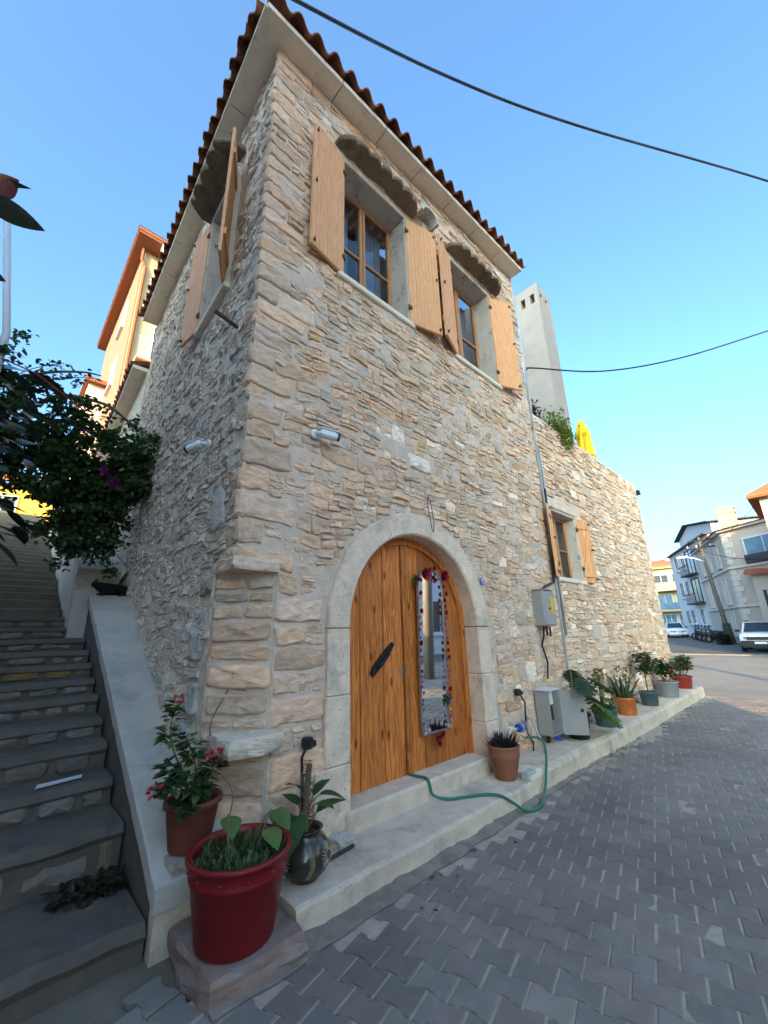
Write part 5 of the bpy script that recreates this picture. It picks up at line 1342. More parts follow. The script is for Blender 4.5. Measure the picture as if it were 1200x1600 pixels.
# -- plastic bottle and bag behind the planter
g = MB()
P = []
K['bag'] = mat('plastic_bag', (.45,.50,.58), .25, .3, 12, spec=.6, stain=((.02,.06,.42), 9, .56, .60))
tag(rock((1.50,2.66,.15),(1.66,2.80,.40), K['bag'], 'plastic_bag', amp=.07, seed=12, n=10), 'crumpled white and blue plastic bag behind the red planter', 'plastic bag')
tag(rock((2.03,2.67,.148),(2.17,2.80,.205), K['coping'], 'white_stone', amp=.015, seed=8), 'whitewashed stone lying at the foot of the left door jamb', 'stone')
g = MB(); g.tube([(1.86,2.62,.165),(2.02,2.64,.162),(2.14,2.655,.162)], .012, 6); tag(g.build('black_tube', K['blackplastic']), 'short black rubber tube in front of the whitewashed stone', 'tube')
g = MB(); g.bbox((4.15,2.385,.148),(4.32,2.46,.222), .006); tag(g.build('loose_brick', K['concrete']), 'small loose concrete brick beside the round terracotta pot', 'brick')
# -- terracotta pot with dark spiky aloe
t = thing('terracotta_pot', 'round terracotta pot with dark spiky succulent at the right of the door', 'plant pot', (4.10,2.60,.15))
pot(t, [(0,0),(.10,0),(.105,.01),(.150,.20),(.158,.215),(.152,.225),(.160,.245),(.154,.255),(.165,.285),(.168,.305),(.162,.312),(.150,.306),(.146,.26)], K['terracotta'], .275, .146)
g = MB()
for i in range(90):
    a = U(0,6.28); r_ = .12*math.sqrt(U(0,1)); p = Vector((r_*math.cos(a), r_*math.sin(a), .27)); d = Vector((math.cos(a)*r_*5, math.sin(a)*r_*5, 1.0)); g.leaf(p, d, (math.cos(a),math.sin(a),-.5), U(.09,.17), U(.008,.013), fold=.5, droop=-.08, c=tint((.040,.034,.036),.7,1.3), n=4)
g.build('foliage', K['leaf'], t)
# -- black pot with monstera
t = thing('monstera_pot', 'tall black pot with large split-leaf plant behind the open cabinet door', 'plant pot', (5.95,2.60,.205))
pot(t, simple_prof(.13,.165,.30), K['blackplastic'], .27, .15)
def monstera(d, L_, z, c, side=1):
    d = Vector(d).normalized(); base = Vector((0,0,.27)); p1 = base+Vector((d.x*.28,d.y*.28,z)); 
    g = MB(); g.tube(smoothpts([base,(base+p1)/2+Vector((0,0,.10)),p1],6), .008, 6); g.build('leaf_stalk', K['stem'], t)
    m_ = MB(); a = d.cross(Vector((0,0,1))).normalized(); ax = Vector((d.x,d.y,-.45)).normalized(); n = 26
    mid = []; L2 = []; R2 = []
    for i in range(n+1):
        u = i/n; w = .50*L_*math.sin(math.pi*min(1,.10+.90*u))**.75*(1 if u < .97 else .3); cut = 1.0 if (i % 5) in (0,1,2,3) else .34
        o = p1+ax*(L_*(u-.06))-Vector((0,0,.30*L_*u*u)); mid.append(o)
        for lst, sd in ((L2,1),(R2,-1)): lst.append(o+a*(sd*w*cut)+ax*(.22*w*cut)-Vector((0,0,.22*w*cut))+Vector((0,0,U(-.006,.006))))
    P = mid+L2+R2; k = n+1
    m_.add(P, [(i,i+1,k+i+1,k+i) for i in range(n)]+[(i+1,i,2*k+i,2*k+i+1) for i in range(n)], 0, c)
    m_.build('leaf', K['leaf'], t, False)
for d, L_, z, c in (((.55,-.75,0),.36,.30,(.16,.27,.06)),((.9,-.55,0),.42,.08,(.14,.24,.05)),((.2,-.9,0),.30,.16,(.10,.19,.05)),((.9,.1,0),.34,.42,(.035,.075,.025)),((-.2,-.2,0),.30,.50,(.03,.065,.025)),((.5,.2,0),.32,.55,(.04,.08,.03)),((.6,-.45,0),.34,.46,(.05,.10,.03)),((1,-.35,0),.36,.22,(.06,.12,.03))): monstera(d, L_, z, c)
# -- row of pots along the plinth
t = thing('jade_pot', 'dark teal pot with bare-stemmed jade plant, nearest of the two teal pots', 'plant pot', (6.90,2.58,.205))
pot(t, [(0,0),(.135,0),(.14,.01),(.142,.05),(.148,.06),(.165,.20),(.178,.205),(.180,.24),(.174,.25),(.160,.245),(.156,.20)], K['greenpot'], .225, .157)
g = MB(); br = [smoothpts([(0,0,.22),(-.05,-.02,.36),(-.16,-.04,.50),(-.21,-.05,.66)],4),smoothpts([(0,.02,.22),(.0,.02,.40),(-.02,.0,.55),(-.05,0,.70)],4),smoothpts([(.02,0,.22),(.04,.0,.42),(.06,.02,.58),(.11,.03,.70)],4)]
for b in br: g.tube(b, [.022*(1-.6*i/(len(b)-1)) for i in range(len(b))], 7)
g.build('stem', K['terracotta'] if False else K['stem'], t, True)
g = MB()
for b in br:
    for _ in range(48):
        p = Vector(b[-1])+Vector((U(-.07,.07),U(-.07,.07),U(-.10,.08))); g.leaf(p,(U(-1,1),U(-1,1),U(-.1,1)),(0,0,1),.045,.017,fold=.3,c=tint(rng.choice([(.16,.17,.03),(.09,.13,.035),(.22,.19,.03)])),n=3)
for _ in range(50): g.leaf(Vector((.10+U(-.06,.06),U(-.08,.06),.24+U(0,.12))),(U(-1,1),U(-1,1),U(0,1)),(0,0,1),.05,.02,c=tint((.04,.10,.03)),n=3)
g.build('foliage', K['leaf'], t)
t = thing('cactus_pot', 'orange pot crowded with upright cactus between the two teal pots', 'plant pot', (7.98,2.62,.205))
pot(t, [(0,0),(.135,0),(.14,.01),(.148,.22),(.155,.225),(.156,.265),(.150,.27),(.14,.265),(.136,.22)], K['orangepot'], .24, .137)
K['cactus'] = mat('cactus_skin', (.055,.085,.04), .6, .25, 14, .3, 40)
for i in range(46):
    a = U(0,6.28); r_ = U(.02,.13); h_ = U(.12,.44)*(.6 if U(0,1) < .6 else 1); l = U(0,.16); x_, y_ = r_*math.cos(a), r_*math.sin(a); pts = [(x_+l*math.cos(a)*q*q, y_+l*math.sin(a)*q*q, .23+h_*q) for q in (0,.25,.5,.75,1)]
    g = MB(); rr_ = U(.010,.018); g.tube(pts, [rr_*.8,rr_,rr_*.92,rr_,rr_*.5], 7); 
    g.build('cactus_stem', K['cactus'], t, True)
g = MB()
for _ in range(150): g.leaf(Vector((U(.02,.22),U(-.12,.12),.45+U(0,.3))),(U(-1,1),U(-1,1),U(-.2,1)),(0,0,1),.045,.016,c=tint((.10,.14,.04)),n=3)
g.build('foliage', K['leaf'], t)
t = thing('shrub_pot', 'dark teal pot with tall leafy red-flowered shrub, farther of the two teal pots', 'plant pot', (9.12,2.58,.205))
pot(t, [(0,0),(.125,0),(.13,.01),(.133,.05),(.138,.06),(.15,.19),(.162,.195),(.164,.23),(.158,.24),(.146,.235),(.142,.19)], K['greenpot'], .215, .143)
st_ = [smoothpts([(0,0,.21),(.0,.0,.45),(U(-.1,.1),U(-.08,.08),.65),(U(-.16,.16),U(-.12,.12),U(.8,.95))],3) for _ in range(7)]
bushy(t, st_, .07, .026, 62, .10, [(.035,.075,.028),(.045,.09,.03),(.06,.11,.035)], [((.02,0,1.0),.035,(.55,.04,.02)),((.13,-.03,.90),.03,(.5,.04,.02)),((.06,-.1,.82),.03,(.55,.04,.02))])
t = thing('grey_tub', 'wide grey tub with leafy red-flowered geranium, second from the far end', 'plant pot', (10.42,2.57,.205))
pot(t, simple_prof(.165,.205,.30,lip=.016), K['greypot'], .27, .19)
st_ = [smoothpts([(U(-.08,.08),U(-.08,.08),.26),(U(-.14,.14),U(-.14,.14),.42),(U(-.25,.25),U(-.2,.2),U(.55,.76))],3) for _ in range(11)]
bushy(t, st_, .075, .034, 40, .09, [(.05,.10,.03),(.07,.13,.035),(.04,.08,.03)], [((-.1,-.15,.50),.04,(.6,.06,.03)),((.12,-.15,.62),.035,(.6,.05,.03)),((-.2,-.05,.75),.035,(.55,.05,.03))])
t = thing('red_tub', 'red tub with bushy green geranium at the far end of the plinth', 'plant pot', (12.0,2.62,.205))
pot(t, simple_prof(.15,.19,.27,lip=.014), mat('dull_red_plastic', (.26,.025,.02), .4, .08, 5, spec=.4), .24, .175)
st_ = [smoothpts([(U(-.08,.08),U(-.08,.08),.24),(U(-.16,.16),U(-.16,.16),.40),(U(-.28,.28),U(-.22,.22),U(.45,.74))],3) for _ in range(13)]
bushy(t, st_, .075, .034, 44, .10, [(.08,.145,.03),(.10,.165,.035),(.055,.11,.03)], [((-.15,-.2,.50),.04,(.6,.06,.03)),((-.2,-.02,.58),.035,(.6,.05,.03))])
# ---- small things on the stairs and street
g = MB(); g.add([(.42,4.16,.585),(.70,4.20,.588),(.71,4.27,.592),(.44,4.24,.588)], [(0,1,2,3)]); g.add([(.42,4.16,.581),(.70,4.20,.584),(.71,4.27,.588),(.44,4.24,.584)], [(3,2,1,0)])
tag(g.build('paper_sheet', K['whiteplastic']), 'crumpled white paper lying on a stair tread by the parapet', 'paper')
g = MB()
for _ in range(160): g.leaf(Vector((.70+.17*(U(-1,1)),3.42+.12*U(-1,1),.135+U(0,.05))),(U(-1,1),U(-1,1),U(-.1,.4)),(0,0,1),U(.04,.09),U(.012,.022),c=tint((.045,.035,.02)),n=3)
tag(g.build('leaf_pile', K['leaf']), 'small heap of dry brown leaves on the lowest landing', 'leaves')
# black cat at the top of the coping
K['fur'] = mat('black_fur', (.008,.008,.008), .85, .3, 30, .5, 90)
def skin_mesh(name, verts, edges, radii, mt, parent=None, sub=1):
    me = bpy.data.meshes.new(name); me.from_pydata(verts, edges, []); o = bpy.data.objects.new(name, me); col.objects.link(o)
    md = o.modifiers.new('skin', 'SKIN'); 
    for v, r_ in zip(me.skin_vertices[0].data, radii): v.radius = (r_ if isinstance(r_, tuple) else (r_, r_))
    me.skin_vertices[0].data[0].use_root = True
    s_ = o.modifiers.new('sub', 'SUBSURF'); s_.levels = sub; s_.render_levels = sub
    me.materials.append(mt)
    if parent: o.parent = parent
    return o
cv = [(0,0,.10),(.10,.01,.115),(.20,.0,.10),(-.09,0,.115),(-.17,-.02,.15),(-.225,-.04,.165),(-.265,-.05,.150),(.25,-.04,.06),(.18,-.09,.03),(.06,-.11,.025),(-.10,-.06,.05),(-.17,-.10,.025),(-.10,.06,.05),(-.16,.03,.025),(.16,-.07,.05),(.10,-.10,.025)]
ce = [(0,1),(1,2),(0,3),(3,4),(4,5),(5,6),(2,7),(7,8),(8,9),(3,10),(10,11),(3,12),(12,13),(1,14),(14,15)]
cr_ = [.088,.092,.075,.078,.05,.056,.030,.025,.02,.013,.032,.022,.032,.022,.04,.024]
cat = skin_mesh('cat', cv, ce, cr_, K['fur'], None, 2); cat.location = (1.13,7.0,copz(6.95)-.02); cat.rotation_euler = (0,0,R(12))
for p in cat.data.polygons: p.use_smooth = True
tag(cat, 'black cat lying at the upper end of the pale coping', 'cat')
for sx in (-.018,.022):
    g = MB(); b0 = Vector((-.215,-.035+sx*1.2,.205)); g.add([b0+Vector((-.012,-.012,0)),b0+Vector((.014,-.012,0)),b0+Vector((.002,.014,0)),b0+Vector((0,0,.045))], [(0,1,3),(1,2,3),(2,0,3)]); g.build('ear', K['fur'], cat)
# ================================================================== VEGETATION
# ---- bougainvillea arching over the stairs
t = thing('bougainvillea', 'dense dark green bougainvillea with few magenta flowers arching over the stairway', 'shrub', (-.9,7.6,1.9))
O_ = Vector((-.9,7.6,1.9))
rv = random.Random(77)
def W(x, y, z): return Vector((x,y,z))-O_
arms = [smoothpts([W(-.9,7.6,1.9),W(-.85,7.5,3.2),W(-.5,7.3,4.3),W(.2,7.1,4.75),W(.8,7.0,4.5),W(1.2,6.9,4.0)],5),
        smoothpts([W(-.9,7.6,1.9),W(-.9,7.3,3.4),W(-.7,6.9,4.7),W(-.2,6.8,5.2),W(.25,6.8,5.45),W(.5,6.8,5.5)],5),
        smoothpts([W(-.9,7.6,1.9),W(-.7,7.4,3.4),W(.0,7.2,4.1),W(.7,7.0,4.0),W(1.0,6.9,3.4),W(1.05,6.8,2.8)],5),
        smoothpts([W(-.9,7.6,1.9),W(-1.0,7.0,3.6),W(-.9,6.5,4.6),W(-.75,6.3,5.3)],5),
        smoothpts([W(-.5,7.3,4.3),W(.0,7.0,5.0),W(.6,6.9,5.1),W(1.0,6.9,4.9),W(1.25,6.9,4.8)],5)]
g = MB()
for a in arms: g.tube(a, [.035*(1-.85*i/(len(a)-1))+.004 for i in range(len(a))], 6)
g.build('trunk', K['stem'], t, True)
blobs = [(W(1.02,7.0,3.75),(.30,.5,.55),1700),(W(1.0,6.9,4.35),(.34,.5,.34),1100),(W(.45,7.0,4.15),(.45,.5,.42),1500),(W(-.1,7.0,4.2),(.5,.5,.45),1600),(W(-.62,6.8,4.35),(.42,.5,.6),1500),(W(.72,6.9,3.45),(.34,.4,.45),1200),(W(.88,6.8,2.95),(.22,.35,.36),520),(W(-.85,6.6,3.7),(.35,.5,.6),1100),
         (W(.3,6.9,4.75),(.6,.4,.2),420),(W(-.3,6.8,4.95),(.6,.4,.22),360),(W(.55,7,3.75),(.5,.45,.3),900),(W(.42,6.9,3.25),(.22,.35,.38),560),(W(.62,6.8,2.80),(.20,.3,.26),360),(W(-.62,6.3,3.2),(.3,.4,.5),800),(W(-.75,6.4,5.05),(.3,.4,.3),380),(W(-.55,6.6,2.95),(.25,.35,.35),420),(W(.0,7.0,3.75),(.35,.45,.25),500)]
g = MB()
for c_, r_, n in blobs:
    cl = [Vector((rv.gauss(0,.55)*r_[0], rv.gauss(0,.55)*r_[1], rv.gauss(0,.55)*r_[2])) for _ in range(max(6,n//28))]
    for _ in range(int(n*1.5)):
        q = c_+rv.choice(cl)+Vector((rv.gauss(0,.06),rv.gauss(0,.06),rv.gauss(0,.05)))
        wx = q.x+O_.x
        if wx > 1.30+.04*(q.y+O_.y-3): continue
        d = Vector((rv.uniform(-1,1),rv.uniform(-1,1),rv.uniform(-.9,.35))); k = rv.uniform(.55,1.3); c = rv.choice([(.078,.135,.042),(.058,.110,.036),(.105,.175,.048),(.045,.085,.030)])
        g.leaf(q, d, (rv.uniform(-.6,.6),rv.uniform(-.6,.6),1), rv.uniform(.060,.095), rv.uniform(.022,.034), fold=.15, droop=.2, c=(c[0]*k,c[1]*k,c[2]*k), n=3)
for (p0, p1, n) in ((W(-.4,6.9,4.9),W(.42,6.8,5.42),60),(W(-.6,6.8,4.8),W(.05,6.8,5.5),60),(W(-.8,6.5,5.0),W(-.35,6.6,5.65),60),(W(.0,6.9,4.7),W(.75,6.9,5.05),60),(W(.2,6.9,4.6),W(1.0,6.9,4.95),50),(W(.9,6.8,3.2),W(1.0,6.7,2.55),50)):
    for _ in range(n):
        u = rv.random(); q = p0.lerp(p1,u)+Vector((rv.gauss(0,.045),rv.gauss(0,.05),.10*math.sin(u*3.1)+rv.gauss(0,.04))); d = Vector((rv.uniform(-1,1),rv.uniform(-1,1),rv.uniform(-.9,.3))); k = rv.uniform(.8,1.4)
        g.leaf(q, d, (rv.uniform(-.5,.5),rv.uniform(-.5,.5),1), rv.uniform(.06,.085), .026, c=(.04*k,.085*k,.025*k), n=3)
    gg = MB(); gg.tube(smoothpts([p0,p0.lerp(p1,.5)+Vector((0,0,.10)),p1],4), .006, 4); gg.build('twig', K['stem'], t)
g.build('crown', K['leaf'], t, kind=None)
for (c_, n) in ((W(.70,6.3,3.82),40),(W(.82,6.3,3.70),40),(W(.9,6.35,3.62),20),(W(.42,6.4,4.35),12),(W(.2,6.4,5.0),12),(W(-.2,6.4,4.1),8)):
    g = MB()
    for _ in range(n):
        q = c_+Vector((rv.gauss(0,.022),rv.gauss(0,.022),rv.gauss(0,.02))); g.leaf(q,(rv.uniform(-1,1),rv.uniform(-1,1),rv.uniform(-1,1)),(0,0,1),.045,.02,c=tint((.30,.025,.22)),n=3)
    g.build('flower_cluster', K['flower'], t)
# ---- rubber plant at the left edge
t = thing('rubber_plant', 'tall rubber plant with large glossy leaves reaching in from the left edge', 'plant', (-.74,4.1,0))
K['rubber'] = mat('rubber_leaf', (1,1,1), .28, .15, 6, spec=.5, attr=True)
g = MB(); g.tube(smoothpts([(-.3,0,0),(-.25,-.02,1.5),(-.22,-.05,3.0),(-.2,-.1,4.6),(-.2,-.12,5.4)]), [.05-.0008*i for i in range(33)], 8); g.tube(smoothpts([(-.22,-.05,2.0),(.1,0,2.6),(.4,.05,3.1)]), .02, 6); g.build('trunk', K['stem'], t, True)
def rleaf(p, d, up, L_, W_, c):
    m_ = MB(); m_.leaf(Vector(p), d, up, L_, W_, fold=.12, droop=.12, c=c, n=9); e = Vector(p)+Vector(d).normalized()*L_*.9; m_.build('leaf', K['rubber'], t, True)
B_ = Vector((-1.15,4.1,0))
dk = (.022,.028,.016)
for (p, d, up, L_, W_, c) in (((.02,-.3,4.98),(.95,-.05,-.12),(-.1,.7,.66),.44,.085,dk),((.10,-.3,5.08),(.35,.0,.8),(-.3,.7,.66),.24,.085,(.12,.02,.02)),((.02,-.3,4.38),(.9,-.05,-.25),(-.1,.75,.6),.32,.065,dk),((.02,-.3,5.16),(.8,0,.45),(-.5,.4,.66),.30,.03,dk),((.0,-.3,4.72),(.9,0,-.1),(0,.5,.8),.22,.04,dk)): rleaf(p,d,up,L_,W_,c)
rl = random.Random(9)
for i in range(120):
    z = rl.uniform(2.2,3.75); a = rl.uniform(-2.2,1.6); p = (rl.uniform(.02,.72)*min(1,1.35-.25*abs(z-2.9)),rl.uniform(-.25,.4),z); c = rl.choice([(.022,.040,.018),(.03,.055,.022),(.016,.03,.015)])
    rleaf(p, (math.cos(a),math.sin(a),rl.uniform(-.7,.15)), (rl.uniform(-.3,.3),-.2,1), rl.uniform(.20,.34), rl.uniform(.05,.075), c)
g = MB(); g.tube([(.42,-.35,3.62),(.62,-.36,3.58),(.95,-.3,3.42)], .006, 5); g.build('bud_spike', mat('red_bud', (.25,.03,.03), .5, .1), t)
g = MB(); g.tube([(-.50,6.2,2.2),(-.56,6.2,5.3),(-.90,6.2,7.2)], .04, 8); tag(g.build('white_post', K['whiteplastic'], smooth=True), 'slim white post leaning at the left edge behind the bougainvillea', 'post')
# small weeds at the wall foot
g = MB()
for _ in range(260):
    x = rv.choice([rv.uniform(4.2,12.3)]); y = 2.33-abs(rv.gauss(0,.03)); 
    if fbm(x*1.3,5,5) < .1: continue
    g.leaf(Vector((x,y,0)),(rv.uniform(-1,1),rv.uniform(-1,.3),rv.uniform(.3,1)),(0,0,1),rv.uniform(.02,.05),.006,c=tint((.06,.075,.03)),n=3)
o = g.build('weeds', K['leaf']); o['kind'] = 'stuff'; o['label'] = 'sparse weeds along the plinth foot'
g = MB()
for _ in range(90):
    x = rv.uniform(2.2,11.5); y = 2.28-abs(rv.gauss(0,.12)); g.leaf(Vector((x,y,.008)),(rv.uniform(-1,1),rv.uniform(-1,1),rv.uniform(0,.25)),(0,0,1),rv.uniform(.015,.045),.01,c=tint(rv.choice([(.12,.08,.045),(.05,.04,.03),(.2,.17,.12)])),n=3)
o = g.build('leaf_litter', K['leaf']); o['kind'] = 'stuff'; o['label'] = 'dry leaf litter along the kerb'
# ---- terrace: creeper over the wall top, dark potted plants, folded parasol
t = thing('creeper', 'light green creeper spilling over the terrace wall in front of the chimney', 'plant', (7.65,2.95,5.42))
g = MB()
for _ in range(900):
    u = rv.random(); q = Vector((rv.gauss(.0,.24), rv.gauss(-.10,.07), rv.gauss(.14-.0*u,.12))) if rv.random() < .65 else Vector((rv.gauss(.2,.13), rv.gauss(-.16,.04), rv.gauss(-.10,.13)))
    g.leaf(q,(rv.uniform(-1,1),rv.uniform(-1,.4),rv.uniform(-.6,.6)),(0,-.3,1),rv.uniform(.05,.09),.022,c=tint(rv.choice([(.24,.30,.06),(.17,.25,.05),(.30,.34,.08)])),n=3)
g.build('foliage', K['leaf'], t)
g = MB(); g.tube([(-.1,.12,-.05),(0,0,.06),(.1,-.10,-.05)], .015, 5); g.build('stem', K['stem'], t)
t = thing('terrace_plant', 'dark small plant on the terrace wall beside the pipe', 'plant', (6.85,3.0,5.44))
g = MB()
for _ in range(320): q = Vector((rv.gauss(0,.13), rv.gauss(0,.08), abs(rv.gauss(.12,.14)))); g.leaf(q,(rv.uniform(-1,1),rv.uniform(-1,1),rv.uniform(-.4,.8)),(0,0,1),.07,.02,c=tint((.03,.05,.025)),n=3)
g.build('foliage', K['leaf'], t)
t = thing('folded_parasol', 'folded bright yellow parasol standing on the terrace', 'parasol', (11.75,3.72,4.6))
g = MB(); g.tube([(0,0,0),(0,0,3.0)], .025, 8); g.build('pole', K['steel'], t)
g = MB(); n = 40; P = []
prof = [(2.98,.03),(2.84,.10),(2.62,.16),(2.46,.20),(2.44,.17),(2.2,.18),(1.85,.20),(1.5,.22),(1.25,.22)]
for k, (z, r_) in enumerate(prof):
    for i in range(n):
        a = 2*math.pi*i/n; rr_ = r_*(1+.22*math.sin(a*8+.6*k)*min(1,k/3)+.08*math.sin(a*3+k)); P.append((rr_*math.cos(a),rr_*math.sin(a),z+.02*math.sin(a*8)))
g.add(P, [(k*n+i,k*n+(i+1)%n,(k+1)*n+(i+1)%n,(k+1)*n+i) for k in range(len(prof)-1) for i in range(n)]); g.build('canopy', K['yellowcloth'], t, True)
g = MB(); g.tube([(.24*math.cos(a),.24*math.sin(a),1.75) for a in [2*math.pi*i/16 for i in range(17)]], .015, 5); g.build('tie_band', mat('red_band', (.4,.06,.03), .6, .1), t)
# ================================================================== CABLES AND POLES
def sag(p0, p1, s_, n=24):
    p0, p1 = Vector(p0), Vector(p1); return [p0.lerp(p1,i/n)-Vector((0,0,s_*4*(i/n)*(1-i/n))) for i in range(n+1)]
c1 = smoothpts([(-.9,3.6,9.2),(1.44,3.06,9.94),(4.28,2.51,11.42),(7.36,1.31,12.23),(13.49,-1.65,13.4),(22,-6.0,14.2)],10)
g = MB(); g.tube(c1, .026, 8); 
for k in range(3):
    off = [Vector((.0,.012*math.cos(i*.45+k*2.1),.02*math.sin(i*.45+k*2.1))) for i in range(len(c1))]; g.tube([p+o for p, o in zip(c1,off)], .009, 5)
tag(g.build('overhead_cable', K['blackplastic']), 'thick twisted black cable crossing the sky above the roof', 'cable')
c2 = smoothpts([(6.44,F0-.06,6.25),(6.47,2.79,6.31),(6.56,2.70,6.325),(7.49,1.84,6.23),(8.67,.81,6.52),(10.51,-.52,7.36),(14,-3.2,9.0)],8)
g = MB(); g.tube(c2, .013, 6); tag(g.build('service_cable', K['blackplastic']), 'thin black service cable leaving the top of the wall conduit', 'cable')
t = thing('street_pole', 'leaning dark utility pole with lamp and wires beside the parked motorcycles', 'utility pole', (40.2,5.25,.1))
g = MB(); g.tube([(0,0,0),(-.1,.05,2.5),(.05,.32,6.4),(.1,.35,8.3)], [.18,.15,.11,.09], 10); g.build('shaft', mat('dark_pole_wood', (.11,.095,.08), .9, .2, 5), t, True)
g = MB(); g.tube([(0,.0,0),(-.05,.0,1.6)], [.34,.24], 10); g.build('base_sleeve', mat('dark_green_sleeve', (.03,.04,.03), .8, .2), t)
g = MB(); g.box((-.05,-.9,7.4),(.05,1.4,7.5)); g.box((-.05,-.6,8.0),(.05,1.1,8.08)); g.build('crossarm', K['iron'], t)
g = MB(); g.tube([(0,.32,6.3),(-.3,.9,6.65),(-.5,1.35,6.75)], .05, 6); g.bbox((-.75,1.2,6.68),(-.35,1.95,6.84), .03); g.build('lamp_head', K['wgrey'], t)
for dy in (-.8,-.3,.6,1.2):
    g = MB(); g.tube([(0,dy,7.5),(0,dy,7.68)], .05, 6); g.build('insulator', K['wgrey'], t)
for k, (a, b, s_) in enumerate((((40.2,5.6,7.6),(27.5,.4,8.3),.5),((40.2,6.2,7.6),(36,1.5,5.6),.3),((40.2,5.0,8.1),(46,8.5,8.8),.3))):
    g = MB(); g.tube(sag(a,b,s_,14), .018, 4); g.build('wire', K['blackplastic'], t); col.objects[-1].location = -Vector((40.2,5.25,.1))
# ================================================================== VEHICLES
K['carwhite'] = mat('white_car_paint', (.66,.66,.67), .25, .03, 4, spec=.5, coat=.6)
K['cartrim'] = mat('black_car_trim', (.02,.02,.021), .5, .1, 8)
K['carglass'] = mat('car_glass', (.02,.026,.032), .06, .2, 2, spec=.7)
K['tyre'] = mat('tyre', (.012,.012,.012), .8, .1, 10)
K['headlight'] = mat('headlamp', (.22,.23,.24), .1, .05, 6, spec=.8)
def wheel(t, x, y, r_, w):
    s_ = 1 if y > 0 else -1
    g = MB(); n = 20; P = []
    for rr_, yy in ((r_*.62,0),(r_*.95,0),(r_,.03),(r_,w-.03),(r_*.95,w),(r_*.62,w)):
        for i in range(n): a = 2*math.pi*i/n; P.append((x+rr_*math.cos(a), y+s_*(yy-w*.5), r_+rr_*math.sin(a)))
    g.add(P, [(k*n+i,k*n+(i+1)%n,(k+1)*n+(i+1)%n,(k+1)*n+i) for k in range(5) for i in range(n)]); wo = g.build('wheel', K['tyre'], t, False)
    g = MB(); 
    for i in range(5):
        a = 2*math.pi*i/5; g.prism([(x+.05*math.cos(a+1.2),r_+.05*math.sin(a+1.2)),(x+r_*.62*math.cos(a+.25),r_+r_*.62*math.sin(a+.25)),(x+r_*.62*math.cos(a-.25),r_+r_*.62*math.sin(a-.25)),(x+.05*math.cos(a-1.2),r_+.05*math.sin(a-1.2))], y+s_*.02, y+s_*w*.5, 'y')
    g.build('rim', K['steel'], wo)
def loft(g, secs, mi=0, close=True):
    """secs: list of equally long point loops"""
    n = len(secs[0]); P = [p for s_ in secs for p in s_]
    g.add(P, [(k*n+i,k*n+(i+1)%n,(k+1)*n+(i+1)%n,(k+1)*n+i) for k in range(len(secs)-1) for i in range(n)]+[tuple(range(n-1,-1,-1)),tuple((len(secs)-1)*n+i for i in range(n))], mi)
